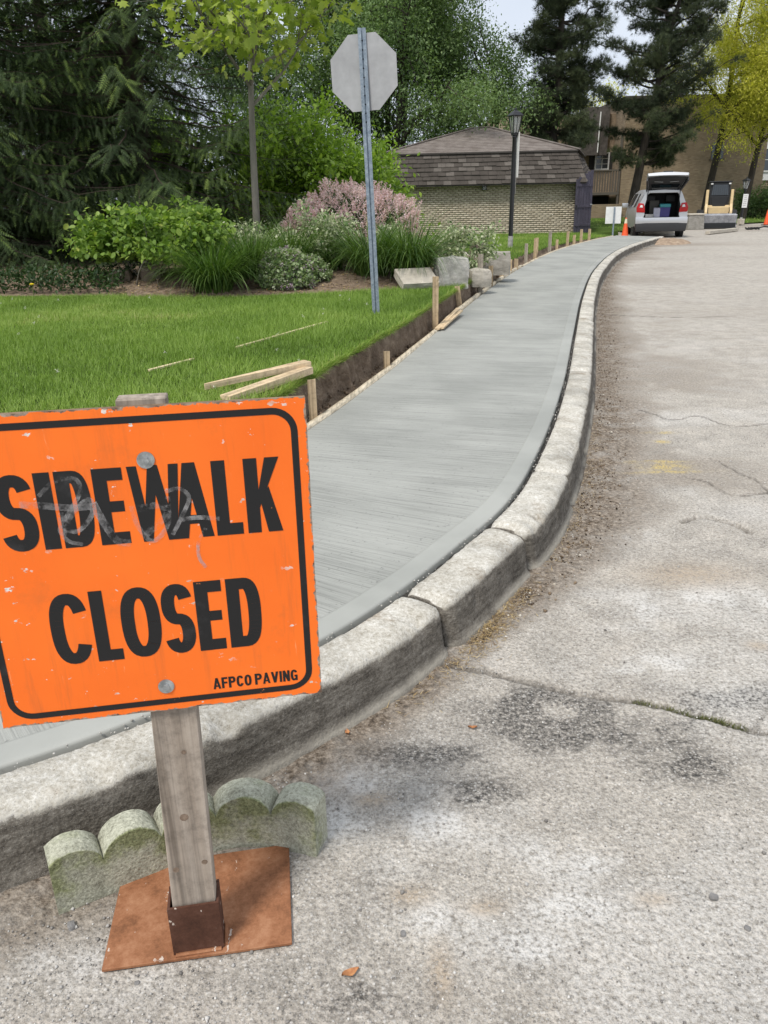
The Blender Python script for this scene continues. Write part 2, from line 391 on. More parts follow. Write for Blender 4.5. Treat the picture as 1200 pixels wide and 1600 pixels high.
def glass_mat(name, c=(.02, .025, .03), rough=.08):
    n = NT(name); return n.fin(c, rough, None, 0, .6)

# ------------------------------------------------------------------ generators for foliage, rocks
def norm(a): return a/np.maximum(np.linalg.norm(a, axis=-1, keepdims=True), 1e-9)
def ribbons(name, base, az, L, lean, curl, w, nseg, r=None, tip=.08):
    N = len(base); k = np.arange(nseg+1)/nseg
    th = lean[:, None] + curl[:, None]*k[None, :]; ds = L[:, None]/nseg
    h = np.concatenate([np.zeros((N, 1)), np.cumsum(np.sin(th[:, :-1])*ds, 1)], 1)
    v = np.concatenate([np.zeros((N, 1)), np.cumsum(np.cos(th[:, :-1])*ds, 1)], 1)
    ca, sa = np.cos(az)[:, None], np.sin(az)[:, None]
    C = np.stack([base[:, 0:1]+ca*h, base[:, 1:2]+sa*h, base[:, 2:3]+v], -1)
    ww = w[:, None]*(1-(1-tip)*k[None, :]**1.6)*.5
    tw = rng.uniform(-.7, .7, (N, 1))
    O = np.stack([-np.sin(az[:, None]+tw)*ww, np.cos(az[:, None]+tw)*ww, 0*ww], -1)
    V = np.stack([C-O, C+O], 2).reshape(-1, 3)
    m = 2*(nseg+1); i = np.arange(N)[:, None]*m + 2*np.arange(nseg)[None, :]
    Q = np.stack([i, i+1, i+3, i+2], -1).reshape(-1, 4)
    if r is None: r = rng.random(N)
    return npmesh(name, V, Q, {'r': np.repeat(r, m)}, True)
LEAF = (np.array([(0, 0, 0), (.27, .42, .07), (0, 1, -.06), (-.27, .42, .07)]), np.array([(0, 1, 2), (0, 2, 3)]))
BLADE = (np.array([(0, 0, 0), (.16, .4, .04), (0, 1, -.05), (-.16, .4, .04)]), np.array([(0, 1, 2), (0, 2, 3)]))
ROUND = (np.array([(0, 0, 0), (.30, .22, .05), (.36, .55, .07), (.2, .86, .03), (0, 1, -.04), (-.2, .86, .03), (-.36, .55, .07), (-.30, .22, .05)]),
         np.array([(0, 1, 4), (1, 2, 4), (2, 3, 4), (0, 4, 7), (4, 6, 7), (4, 5, 6)]))
_h = [(.10, -.03), (.30, .02), (.24, .2), (.60, .38), (.32, .5), (.34, .78), (.13, .68), (0, 1.05)]
MAPLE = (np.array([(0, .35, .05)] + [(0, 0, 0)] + [(x, y, -.04*abs(x)*2) for x, y in _h] + [(-x, y, -.04*abs(x)*2) for x, y in _h[-2::-1]]),
         np.array([(0, i, i+1) for i in range(1, 16)] + [(0, 16, 1)]))
def _spray():
    v, t = [], []
    for i in range(6):
        y = i*.17
        for s in (-1, 1):
            b = len(v); l = .30*(1-.4*i/6)
            v += [(0, y, 0), (0, y+.09, 0), (s*l*.75, y+l*.75, -.05)]; t.append((b, b+1, b+2))
    b = len(v); v += [(-.02, .95, 0), (.02, .95, 0), (0, 1.25, -.03)]; t.append((b, b+1, b+2))
    return np.array(v), np.array(t)
SPRAY = _spray()
def _tuft():
    v, t = [], []; q = random.Random(3)
    for i in range(13):
        a = i*2.4; e = .25 + 1.0*(i/13.0); d = np.array([math.cos(a)*math.sin(e), math.cos(e), math.sin(a)*math.sin(e)])
        s = np.cross(d, [q.random(), q.random(), q.random()-.5]); s = s/np.linalg.norm(s)*.035
        b = len(v); v += [tuple(s), tuple(-s), tuple(d)]; t.append((b, b+1, b+2))
    return np.array(v), np.array(t)
TUFT = _tuft()
def leaves(name, P, D, Nn, S, tmpl, r):
    D = norm(D); X = norm(np.cross(D, Nn)); Z = np.cross(X, D); tv, tt = tmpl; k = len(tv)
    V = P[:, None, :] + S[:, None, None]*(tv[None, :, 0:1]*X[:, None, :] + tv[None, :, 1:2]*D[:, None, :] + tv[None, :, 2:3]*Z[:, None, :])
    T = (np.arange(len(P))[:, None, None]*k + tt[None]).reshape(-1, 3)
    return npmesh(name, V.reshape(-1, 3), T, {'r': np.repeat(np.clip(r, 0, 1), k)})
def scatter_leaves(name, anchors, per, sigma, size, tmpl, mat, parent, out=None, droop=.2, up=.8, flat=1.0, rvar=.5):
    A = np.repeat(anchors, per, 0); N = len(A)
    off = rng.normal(0, 1, (N, 3))*sigma; off[:, 2] *= flat
    P = A+off
    D = rng.normal(0, 1, (N, 3)) + norm(off)*.9; D[:, 2] -= droop
    Nn = rng.normal(0, .5, (N, 3)); Nn[:, 2] += up
    cl = np.repeat(rng.random(len(anchors)), per)
    r = cl*rvar + rng.random(N)*(1-rvar)
    S = size*rng.uniform(.4, 1.3, N)
    return link(name, leaves(name, P, D, Nn, S, tmpl, r), mat, parent)
def grow(mb, rg, p, d, L, r, lvl, cfg, tips):
    n = cfg['seg'][lvl]; pts = [p]; ds = [d]; rad = [r]
    for i in range(n):
        d = norm(d + rg.normal(0, cfg['wob'][lvl], 3) + np.array([0, 0, cfg['up'][lvl]])/n)
        p = p + d*L/n; pts.append(p); ds.append(d); rad.append(max(r*(1-cfg['tap'][lvl]*(i+1)/n), .003))
    mb.tube(pts, rad, max(4, 10-3*lvl), cap=False)
    last = lvl == len(cfg['seg'])-1
    if last:
        tips += pts[1:]; return
    if cfg.get('tipfrom', 9) <= lvl: tips += pts[2:]
    for c in range(cfg['n'][lvl]):
        t = cfg['from'][lvl] + (1-cfg['from'][lvl])*((c+rg.random()*.9)/cfg['n'][lvl])
        k = min(int(t*n), n-1); f = t*n-k; q = pts[k]*(1-f)+pts[k+1]*f; dd = ds[k+1]
        ax = norm(np.cross(dd, rg.normal(0, 1, 3))); an = R(cfg['ang'][lvl])*rg.uniform(.75, 1.25)
        cd = dd*math.cos(an) + ax*math.sin(an)
        grow(mb, rg, q, norm(cd), L*cfg['ratio'][lvl]*rg.uniform(.7, 1.15)*(1-.35*t), rad[k]*.62, lvl+1, cfg, tips)
def rock(dims, seed, parent=None, mat=None, name='rock', rough=.06, bev=.2, loc=None, rz=0, label=None, tilt=0, cuts=11):
    import bmesh
    bm = bmesh.new(); bmesh.ops.create_cube(bm, size=1)
    bmesh.ops.subdivide_edges(bm, edges=bm.edges[:], cuts=cuts, use_grid_fill=True)
    for v in bm.verts:
        c = np.array(v.co); s = norm(c)*.62
        c = c*(1-bev)+s*bev
        c = c + norm(c)*(fbm(c[None]+seed*3.1, 3.0, 4, seed)[0]-.5)*rough*2.2
        v.co = Vector(c*np.array(dims))
    me = bpy.data.meshes.new(name); bm.to_mesh(me); bm.free()
    me.polygons.foreach_set('use_smooth', np.ones(len(me.polygons), bool))
    try: me.set_sharp_from_angle(angle=R(28))
    except Exception: pass
    o = link(name, me, mat, parent)
    if loc is not None: o.location = tuple(map(float, loc)); o.rotation_euler = (tilt, 0, rz)
    return o

# ------------------------------------------------------------------ the walk's line (surveyed points of the kerb's inner top edge)
KP = np.array([(-3.2, .72), (-2.35, 1.02), (-1.55, 1.335), (-.973, 1.634), (-.703, 1.808), (-.203, 2.231), (.087, 2.603), (.307, 2.953), (.591, 3.45), (.903, 4.298),
               (1.387, 5.926), (2.015, 8.33), (2.92, 11.768), (4.167, 16.035), (5.911, 21.013), (7.448, 24.55), (8.451, 26.557), (9.45, 28.35)])
def catmull(P, n=40):
    Q = np.vstack([2*P[0]-P[1], P, 2*P[-1]-P[-2]]); out = []
    for i in range(1, len(Q)-2):
        a, b, c, d = Q[i-1:i+3]
        ta, tb, tcc = 0, np.linalg.norm(b-a)**.5, 0; tcc = tb+np.linalg.norm(c-b)**.5; td = tcc+np.linalg.norm(d-c)**.5
        for t in np.linspace(tb, tcc, n, endpoint=False):
            A1 = (tb-t)/(tb-ta)*a+(t-ta)/(tb-ta)*b; A2 = (tcc-t)/(tcc-tb)*b+(t-tb)/(tcc-tb)*c; A3 = (td-t)/(td-tcc)*c+(t-tcc)/(td-tcc)*d
            B1 = (tcc-t)/(tcc-ta)*A1+(t-ta)/(tcc-ta)*A2; B2 = (td-t)/(td-tb)*A2+(t-tb)/(td-tb)*A3
            out.append((tcc-t)/(tcc-tb)*B1+(t-tb)/(tcc-tb)*B2)
    out.append(P[-1]); return np.array(out)
KC = catmull(KP)
KS = np.concatenate([[0], np.cumsum(np.linalg.norm(np.diff(KC, axis=0), axis=1))]); KLEN = KS[-1]
def kpos(s, off=0.0):                     # point at arc length s, off metres to the road side (+) or lawn side (-)
    s = np.asarray(s, float)
    x = np.interp(s, KS, KC[:, 0]); y = np.interp(s, KS, KC[:, 1]); e = .25
    tx = np.interp(s+e, KS, KC[:, 0])-np.interp(s-e, KS, KC[:, 0]); ty = np.interp(s+e, KS, KC[:, 1])-np.interp(s-e, KS, KC[:, 1])
    L = np.hypot(tx, ty); return np.stack([x+ty/L*off, y-tx/L*off], -1)
def s_of(p, off=0):
    g = np.linspace(0, KLEN, 6000); return g[np.argmin(np.linalg.norm(kpos(g, off)-np.asarray(p)[None, :2], axis=1))]
KH, WALK = .19, 1.40
def zwalk(s, o): return .185 + .035*np.clip(-o/WALK, 0, 1) + 0*s
def zlawn(x, y):
    x, y = np.asarray(x, float), np.asarray(y, float)
    return .42 - .09*ss(9, 20, y) - .12*ss(21, 31, y) + .025*(fbm(np.stack([x, y], -1), .7, 3, 5)-.5) + .05*ss(2, 9, -x)
SGRID = np.concatenate([np.arange(0, 7, .03), np.arange(7, 14, .06), np.arange(14, KLEN, .15), [KLEN]])

# ------------------------------------------------------------------ ground, road
M_ASPH = asphalt_mat(); M_SOIL = soil_mat('soil', 1.35); M_SOIL_P = soil_mat('dry_soil', 1.6); M_LAWN = lawn_mat()
g = MB(); g.add([(-400, -60, -.35), (400, -60, -.35), (400, 700, -.35), (-400, 700, -.35)], [(0, 1, 2, 3)])
tag(g.build('ground', M_LAWN), kind='structure')

yr = np.concatenate([np.linspace(-6, .85, 18), np.geomspace(.9, 75, 900)])
xr = np.concatenate([np.linspace(-6, -1.3, 20), np.linspace(-1.25, 4, 330), np.geomspace(4.05, 90, 60)])
YY, XX = np.meshgrid(yr, xr, indexing='ij')
# distance to the kerb's foot
pts = np.stack([XX, YY], -1).reshape(-1, 2)
ks = kpos(np.linspace(0, KLEN, 500), .2)
near = (pts[:, 1] > .3) & (pts[:, 1] < 33) & (pts[:, 0] < 14)
dk = np.full(len(pts), 99.)
for ch in np.array_split(np.where(near)[0], 60):
    dk[ch] = np.sqrt(((pts[ch][:, None, :]-ks[None])**2).sum(-1).min(1))
nz = lambda sc, o=4, sd=0: fbm(pts, sc, o, sd)
Yp = pts[:, 1]
wid = .09 + .10*(1-ss(1.5, 2.1, Yp)) + .20*ss(2.3, 4.0, Yp)*(1-.6*ss(8, 18, Yp)) + .45*ss(2.6, 4, Yp)*(1-.7*ss(7, 14, Yp))*np.clip(nz(1.3, 4, 41)-.38, 0, 1)
dirt = np.clip(1.45-dk/np.maximum(wid, .05)*(.5+.9*nz(2.6, 5, 3)), 0, 1)**.7
dirt = np.maximum(dirt, .5*ss(.50, .66, nz(.9, 5, 9))*ss(2.8, 4, Yp)*(1-ss(.5, 1.6, dk)))
dirt = np.maximum(dirt, .75*np.exp(-((pts[:, 0]-8.6)/2.6)**2-((Yp-26.7)/.9)**2))
dirt = np.maximum(dirt, .35*ss(.5, .7, nz(.22, 4, 19))*ss(9, 14, Yp))
def blob(px, py, rx, ry, z=0):
    c = G(px, py, z); return np.exp(-((pts[:, 0]-c[0])/rx)**2-((pts[:, 1]-c[1])/ry)**2)
white = sum(blob(*b) for b in [(965, 835, .12, .10), (1110, 950, .45, .20), (1000, 1040, .22, .08), (620, 1290, .3, .07), (905, 1340, .16, .07), (70, 1530, .22, .07), (560, 1230, .15, .08), (700, 1440, .10, .05), (900, 1420, .12, .05), (830, 1480, .08, .04)])
white = np.clip(white*(.05+1.3*ss(.36, .64, nz(7, 6, 23))), 0, 1)*.9
white = np.maximum(white, .45*ss(.48, .66, nz(1.6, 6, 29))*(1-.8*ss(5, 11, Yp)))
dark = sum(blob(*b) for b in [(820, 1090, .13, .05), (930, 1150, .25, .08), (740, 1240, .12, .05), (1080, 1200, .16, .06), (1020, 1130, .2, .05), (560, 1560, .12, .04), (900, 1125, .34, .11), (640, 1180, .2, .05), (1160, 1090, .2, .06)])
dark = np.clip(dark*1.05*(.2+1.3*ss(.38, .62, nz(9, 6, 33))), 0, 1)
tan = sum(blob(*b) for b in [(640, 1400, .05, .03), (755, 1420, .05, .025), (690, 1520, .025, .07), (1020, 1405, .04, .02), (1185, 1010, .04, .03), (580, 1250, .06, .03), (1080, 900, .25, .12)])
tan = np.clip(tan, 0, 1)*.8
yel = sum(blob(*b) for b in [(1038, 676, .10, .022), (1035, 690, .04, .03), (1020, 722, .15, .025), (1045, 738, .18, .02), (1040, 730, .12, .05)])
yel = np.clip(1.0*yel*(.2+1.3*ss(.35, .6, nz(14, 4, 53))), 0, 1)
# cracks: grooves cut into the surface
ZZ = .012*(nz(.35, 3, 2)-.5) + .004*(nz(6, 4, 12)-.5) + .020*np.clip(dirt, 0, 1)*np.clip(nz(9, 4, 71)-.35, 0, 1)*(dk < 1.2)
crack_weed = []; crk = np.zeros(len(pts))
def crack(px, depth, w, lip=0):
    global ZZ, crk
    P = np.array([G(u, v)[:2] for u, v in px]); P = catmull(P, 14); P = P + (np.stack([fbm(P, 9, 3, 61), fbm(P, 9, 3, 67)], -1)-.5)*.05
    crack_weed.append(P)
    m = np.where((pts[:, 0] > P[:, 0].min()-.2) & (pts[:, 0] < P[:, 0].max()+.2) & (Yp > P[:, 1].min()-.2) & (Yp < P[:, 1].max()+.2))[0]
    d = np.full(len(m), 9.)
    for i in range(len(P)-1):
        a, b = P[i], P[i+1]; t = np.clip(((pts[m]-a)@(b-a))/max((b-a)@(b-a), 1e-9), 0, 1)
        d = np.minimum(d, np.linalg.norm(pts[m]-(a+t[:, None]*(b-a)), axis=1))
    k = np.clip(1-d/w, 0, 1)
    ZZ[m] -= depth*k
    crk[m] = np.maximum(crk[m], np.clip(1.6*k*(.35+1.1*vnoise(pts[m]*14, 3)), 0, 1))
crack([(690, 1040), (780, 1052), (850, 1070), (930, 1088), (1010, 1100), (1100, 1122), (1170, 1136), (1230, 1146)], .018, .017)
crack([(1063, 815), (1085, 809), (1115, 810), (1145, 818), (1172, 832)], .034, .022)
crack([(1066, 745), (1100, 752), (1130, 770), (1165, 775), (1200, 770)], .006, .011)
crack([(1000, 640), (1050, 655), (1090, 650), (1140, 665), (1210, 660)], .005, .014)
crack([(1105, 715), (1150, 735), (1190, 760), (1220, 790)], .007, .011)
crack([(940, 492), (1000, 494), (1060, 496), (1130, 494)], .006, .03)
crack([(1200, 1105), (1180, 1125), (1172, 1140)], .006, .010)
me = npmesh('road', np.column_stack([pts, ZZ]), gridfaces(len(yr), len(xr)), {'dirt': np.clip(dirt, 0, 1), 'white': white, 'dark': np.clip(dark, 0, 1), 'tan': tan, 'yellow': yel, 'crack': crk}, True)
tag(link('road', me, M_ASPH), kind='structure')

# ------------------------------------------------------------------ kerb: stones between joints
M_KERB = kerb_mat()
kerb = bpy.data.objects.new('kerb', None); COL.objects.link(kerb); tag(kerb, kind='structure')
j1 = s_of((.239, 2.46), .2); j2 = s_of((.674, 3.062), .2); j3 = s_of(G(922, 668, .19), .17)
j2b = s_of(G(842, 735, .19), 0); j4 = s_of(G(888, 577, .19), 0); j5 = s_of(G(905, 500, .19), 0)
joints = [0, .95, j1-1.55, j1, j2, j2b, j3, j4, j5, j5+1.7]
while joints[-1] < KLEN-2.2: joints.append(joints[-1]+1.9)
joints.append(KLEN)
PROF = np.array([(0, -.06), (0, .165), (.004, .182), (.016, .19), (.05, .192), (.09, .191), (.135, .189), (.158, .183), (.172, .168), (.179, .148), (.183, .115), (.187, .085), (.192, .05), (.196, .028), (.206, .02), (.214, .004), (.216, -.06)])
FACE = np.array([.0, 0, 0, 0, 0, 0, .05, .15, .42, .85, 1, 1, 1, 1, .8, .7, 1]); LIP = np.array([0]*13+[.5, 1, .8, 0])
for a, b in zip(joints[:-1], joints[1:]):
    st = .014 if b < 7 else (.03 if b < 14 else .1)
    gp = .006
    s = np.concatenate([[a+gp], np.linspace(a+gp+.008, b-gp-.008, max(4, int((b-a)/st))), [b-gp]])
    e = np.minimum(s-a, b-s); pull = .030*np.clip(1-e/.055, 0, 1)**2     # worn ends
    oj, zj = rng.normal(0, .005), rng.normal(0, .004)
    if a == j1: oj, zj = .003, .001
    if a == j2: oj, zj = .010, .007
    if b == j1: oj, zj = -.003, -.002
    if a == j2b: oj, zj = .004, .003
    V = np.empty((len(s), len(PROF), 3)); wob = .006*(fbm(s[:, None]*np.ones(2), 2.1, 3, 8)-.5)
    for k, (o, z) in enumerate(PROF):
        xy = kpos(s, o+(wob+oj)*(o > .01)); top = np.clip(z/.19, 0, 1); z = z+zj*(z > .1)
        V[:, k, :2] = xy; V[:, k, 2] = z - pull*top
        if o > .12: V[:, k, :2] = kpos(s, o+wob+oj-pull*1.5)
    amp = .005
    pn = V.reshape(-1, 3); chip = np.clip(fbm(pn, 11, 4, 77)-.56, 0, 1)
    edge = np.tile(np.exp(-((PROF[:, 0]-.163)/.03)**2)*(PROF[:, 1] > .1), len(s))
    dz = amp*(fbm(pn, 60, 4, 5)-.5)*2 - .16*chip*edge
    pn = pn + np.stack([.005*(fbm(pn, 24, 4, 91)-.5) - .06*chip*edge, .005*(fbm(pn, 24, 4, 93)-.5), dz*(pn[:, 2] > -.01)], -1)
    F = gridfaces(len(s), len(PROF)); n = len(PROF)
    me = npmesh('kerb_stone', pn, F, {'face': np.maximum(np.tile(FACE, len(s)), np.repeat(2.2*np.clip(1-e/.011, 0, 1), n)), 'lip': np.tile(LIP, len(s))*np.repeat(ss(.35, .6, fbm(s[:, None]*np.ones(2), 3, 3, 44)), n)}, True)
    # close the two ends
    import bmesh
    bm = bmesh.new(); bm.from_mesh(me); bm.verts.ensure_lookup_table()
    bm.faces.new([bm.verts[i] for i in range(n)]); bm.faces.new([bm.verts[(len(s)-1)*n+i] for i in range(n-1, -1, -1)])
    bmesh.ops.recalc_face_normals(bm, faces=bm.faces); bm.to_mesh(me); bm.free()
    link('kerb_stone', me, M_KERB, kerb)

# ------------------------------------------------------------------ sidewalk: slabs, joint strip, forms
M_WALK = sidewalk_mat()
walk = bpy.data.objects.new('sidewalk', None); COL.objects.link(walk); tag(walk, kind='structure')
sj = s_of(G(748, 474, .22), -WALK)
OFF = -np.concatenate([[.027, .027, .030, .036], np.linspace(.05, WALK-.03, 26), [WALK-.008, WALK, WALK]])
def slab(s0, s1):
    s = SGRID[(SGRID > s0+.004) & (SGRID < s1-.004)]; s = np.concatenate([[s0+.003], s, [s1-.003]])
    V = np.empty((len(s), len(OFF), 3)); uv = np.empty((len(s), len(OFF), 2))
    for k, o in enumerate(OFF):
        V[:, k, :2] = kpos(s, o); V[:, k, 2] = zwalk(s, o)
        uv[:, k, 0] = -o; uv[:, k, 1] = s + .10*(-o)       # broom strokes slightly askew
    V[:, 0, 2] = .05; V[:, 1, 2] -= .010; V[:, 2, 2] -= .003; V[:, -1, 2] = .03
    V[:, 4:-3, 2] += .003*(fbm(V[:, 4:-3, :2].reshape(-1, 2), 1.5, 3, 6).reshape(len(s), -1)-.5)
    V[0, :, 2] -= .004; V[-1, :, 2] -= .004
    F = gridfaces(len(s), len(OFF)); me = npmesh('slab', V.reshape(-1, 3), F, None, True)
    ul = me.uv_layers.new(name='UVMap'); ul.data.foreach_set('uv', uv.reshape(-1, 2)[F.ravel()].astype(np.float32).ravel())
    return link('concrete_slab', me, M_WALK, walk)
slab(0, sj); slab(sj, KLEN)
M_FELT = mk('joint_felt', (.012, .011, .010), (.06, .056, .05), 18, .95, .8, 90, .006)
s = SGRID; o3 = [-.0265, -.021, -.012, -.003, .0]
V = np.stack([np.column_stack([kpos(s, o), .146+.026*fbm(kpos(s, o), 26, 4, 15)-(.03 if i in (0, 4) else 0)]) for i, o in enumerate(o3)], 1)
link('joint_strip', npmesh('joint_strip', V.reshape(-1, 3), gridfaces(len(s), 5), None, True), M_FELT, walk)
# crumbs of concrete lying in the joint
cs = rng.uniform(1.2, 9.5, 420); cp = kpos(cs, rng.uniform(-.03, .012, 420)); cz = .180+rng.random(420)*.010
P = np.column_stack([cp, cz]); D = rng.normal(0, 1, (420, 3)); Nn = rng.normal(0, 1, (420, 3))
CRUMB = (np.array([(0, 0, -.4), (.5, 0, 0), (0, .5, 0), (-.5, .1, 0), (0, -.5, .05), (.05, 0, .45)]), np.array([(0, 2, 1), (0, 3, 2), (0, 4, 3), (0, 1, 4), (5, 1, 2), (5, 2, 3), (5, 3, 4), (5, 4, 1)]))
M_CRUMB = mk('pale_grit', (.30, .28, .25), (.62, .60, .56), 30, .9, .3)
o = link('crumbs', leaves('crumbs', P, D, Nn, rng.uniform(.003, .010, 420), CRUMB, rng.random(420)), M_CRUMB, walk); o['kind'] = 'stuff'

M_FORM = wood_mat('form_wood', (.46, .39, .28), (.70, .62, .48), 1, False)
def strip_board(s0, s1, off, w, zt, zb, label, wav=.006, seed=0):
    s = np.arange(s0, s1, .05); pr = [(0, zb), (0, zt), (-w, zt), (-w, zb)]
    wv = wav*(fbm(s[:, None]*np.ones(2), 1.6, 3, seed)-.5)*2; lift = .010*(fbm(s[:, None]*np.ones(2), 1.1, 3, seed+5)-.4)
    V = np.stack([np.column_stack([kpos(s, off+a+wv), z+lift+0*s]) for a, z in pr], 1).reshape(-1, 3)
    i = np.arange(len(s)-1)[:, None]*4; k = np.arange(4)[None]
    Q = np.stack([i+k, i+(k+1) % 4, i+4+(k+1) % 4, i+4+k], -1).reshape(-1, 4)
    Q = np.vstack([Q, [[0, 1, 2, 3]], [[4*(len(s)-1)+q for q in (3, 2, 1, 0)]]])
    return tag(link('form_board', npmesh('form_board', V, Q), M_FORM), label, 'form board', 'form boards along the walk')
sF = s_of(G(712, 497, .22), -WALK)
strip_board(.3, sF+.25, -WALK-.001, .042, .236, .10, 'pale wooden form board along the near left edge of the wet walk', seed=1)
strip_board(sF-.15, sF+7.5, -WALK-.036, .038, .241, .10, 'pale form board overlapping the near one beside the tall stake', seed=2)
strip_board(sF+7.4, KLEN-.5, -WALK-.004, .040, .234, .10, 'far pale form board curving past the lamp post lawn', seed=3)

# ------------------------------------------------------------------ lawn with the cut bank, garden bed
def gap(s):
    y = kpos(s, 0)[:, 1]; return .17 - .05*ss(5, 10, y) + .10*ss(12, 16, y)*(1-ss(18, 24, y)) + .07*(fbm(s[:, None]*np.ones(2), 1.7, 4, 31)-.5) + .06*(fbm(s[:, None]*np.ones(2), 6, 3, 35)-.5)
SL = SGRID
edge = kpos(SL, -WALK-.06) - 0
E2 = np.array([kpos(np.array([a]), -WALK-b)[0] for a, b in zip(SL, gap(SL)+.03)])
cols = np.concatenate([[0, .03, .08, .15, .3, .5], np.geomspace(.8, 40, 22)])
LX = E2[:, 0:1]-cols[None]; LY = np.repeat(E2[:, 1:2], len(cols), 1)
keep = np.concatenate([[True], np.diff(E2[:, 1]) > .004]); LX, LY = LX[keep], LY[keep]; SLk = SL[keep]; E2k = E2[keep]
ext = np.array([31, 33, 36, 40, 48, 60, 90.]); ex = np.array([8.2, 9.4, 10.2, 9.5, 9, 9, 9.])
LX = np.vstack([LX, ex[:, None]-cols[None]*1.3]); LY = np.vstack([LY, np.repeat(ext[:, None], len(cols), 1)])
LZ = zlawn(LX, LY); LZ[:, 0] -= .03; LZ[-7:, 0] = -.02
tag(link('lawn', npmesh('lawn', np.stack([LX, LY, LZ], -1).reshape(-1, 3), gridfaces(LX.shape[0], len(cols)), None, True), M_LAWN), kind='structure')
# earth cut beside the walk
rows = []
for sv, q in zip(SLk, E2k):
    zt = float(zlawn(q[0], q[1]))-.012; f = kpos(np.array([sv]), -WALK-.04)[0]; zf = .175
    rows.append([(q[0]-.02, q[1], zt), (q[0]+.004, q[1], zt-.03), (q[0]+.012, q[1], zt*.7+zf*.3), (q[0]+.02, q[1], zt*.4+zf*.6), (q[0]+.035, q[1], zt*.12+zf*.88), tuple((q*.5+f*.5))+(zf,), (f[0]+.02, f[1]-.003, zf-.01)])
V = np.array(rows); vn = V.reshape(-1, 3); a = np.tile([.3, .8, 1, 1, 1, .8, .0], len(rows))[:, None]
vn = vn + a*np.stack([.11*(fbm(vn*np.array([1, 1, .35]), 9, 5, 3)-.5)+.05*(fbm(vn*np.array([.6, 1, .05]), 26, 3, 13)-.5), .03*(fbm(vn, 20, 3, 4)-.5), .06*(fbm(vn, 14, 4, 6)-.5)], -1)
tag(link('earth_bank', npmesh('earth_bank', vn, gridfaces(len(rows), 7), None, False), M_SOIL), kind='structure')

N = 1500; sc_ = rng.uniform(3.2, 18, N); tt_ = rng.random(N); A0 = np.column_stack([np.interp(sc_, SLk, E2k[:, 0]), np.interp(sc_, SLk, E2k[:, 1])]); A1_ = kpos(sc_, -WALK-.05); pc_ = A0*(1-tt_)[:, None]+A1_*tt_[:, None]
o = link('soil_clods', leaves('soil_clods', np.column_stack([pc_, .18+.04*(1-tt_)+rng.random(N)*.01]), rng.normal(0, 1, (N, 3)), rng.normal(0, 1, (N, 3)), rng.lognormal(-4.1, .5, N).clip(.006, .05), CRUMB, rng.random(N)), M_SOIL); tag(o, 'crumbled soil clods lying in the trench beside the form', 'soil', kind='stuff')
def bed_front(x): return np.interp(x, [-14, -7, -4.9, -3.7, -2.1, -.9, .2, .9, 1.4], [11.6, 10.9, 10.7, 10.65, 10.2, 10.45, 10.85, 10.9, 12.0])
def bed_right(y): return np.interp(y, [10, 11, 12.5, 14, 16, 20], [.75, .95, 1.55, 1.75, 1.6, 1.2])
def in_bed(x, y): return (y > bed_front(x)+.12*(fbm(np.stack([x, y], -1), 3, 3, 2)-.5)) & (x < bed_right(y)) & (y < 21)
bx = np.linspace(-14, 1.75, 150); V = []
for t in np.concatenate([np.linspace(0, .3, 26), np.linspace(.33, 1, 22)]):
    y = bed_front(bx)*(1-t)+21*t; x = np.minimum(bx, bed_right(y))
    h = .0 + .16*ss(0, .12, t) - .02*(t == 0) + .09*(fbm(np.stack([x, y], -1), 2.5, 4, 14)-.5)*ss(0, .05, t)
    V.append(np.column_stack([x, y, zlawn(x, y)+.008+h]))
V = np.array(V); V[:, -1, 2] -= .15; V[-1, :, 2] -= .15
tag(link('garden_bed', npmesh('garden_bed', V.reshape(-1, 3), gridfaces(V.shape[0], len(bx)), None, True), M_SOIL_P), kind='structure')
def zbed(x, y): return float(zlawn(x, y)) + .008 + .16*float(ss(0, 1.2, y-bed_front(x)))

# far lawn in front of the flats
g = MB(); g.add([(10.5, 35, .06), (14.5, 41, .06), (21, 44.6, .06), (60, 50, .06), (60, 80, .3), (10.5, 80, .3)], [(0, 1, 2, 3, 4, 5)])
tag(g.build('far_lawn', M_LAWN), kind='structure')

# grass blades
M_GRASS = leafmat('grass_blades', [(0, (.11, .19, .03)), (.45, (.215, .335, .06)), (.85, (.33, .45, .105)), (1, (.48, .47, .20))], .35, .5)
def blades(name, x, y, L, w, label, nseg=2):
    z = zlawn(x, y)-.012; N = len(x)
    big = fbm(np.stack([x, y], -1), 1.3, 4, 21); L = L*(.55+.9*big)*rng.uniform(.6, 1.3, N)
    me = ribbons(name, np.column_stack([x, y, z]), rng.uniform(0, 6.283, N), L, rng.uniform(0, .7, N), rng.uniform(.1, 1.3, N), w*rng.uniform(.7, 1.3, N), nseg, np.clip(.9*(fbm(np.stack([x, y], -1), .9, 5, 77)-.25)+.6*(big-.3)+.45*rng.random(N)-.05, 0, 1))
    return tag(link(name, me, M_GRASS), label, 'grass', kind='stuff')
edgex = lambda y: np.interp(y, E2k[:, 1], E2k[:, 0])
N = 260000; y = 4.2+6.9*rng.random(N)**1.15; x = rng.uniform(-5.6, 1.0, N)
k = (x < edgex(y)+.015) & (x > -.56*y-.35) & ~in_bed(x, y); x, y = x[k], y[k]
blades('lawn_grass', x, y, .062, .0048, 'short bright green lawn grass in front of the garden bed')
N = 90000; y = rng.uniform(10.5, 33, N); x = rng.uniform(-.5, 7.6, N)
k = (x < edgex(y)+.01) & ~in_bed(x, y) & (x > .055*y+.05); x, y = x[k], y[k]
blades('lawn_grass', x, y, .075, .011, 'mown grass between garden bed, lamp post and brick building', 1)
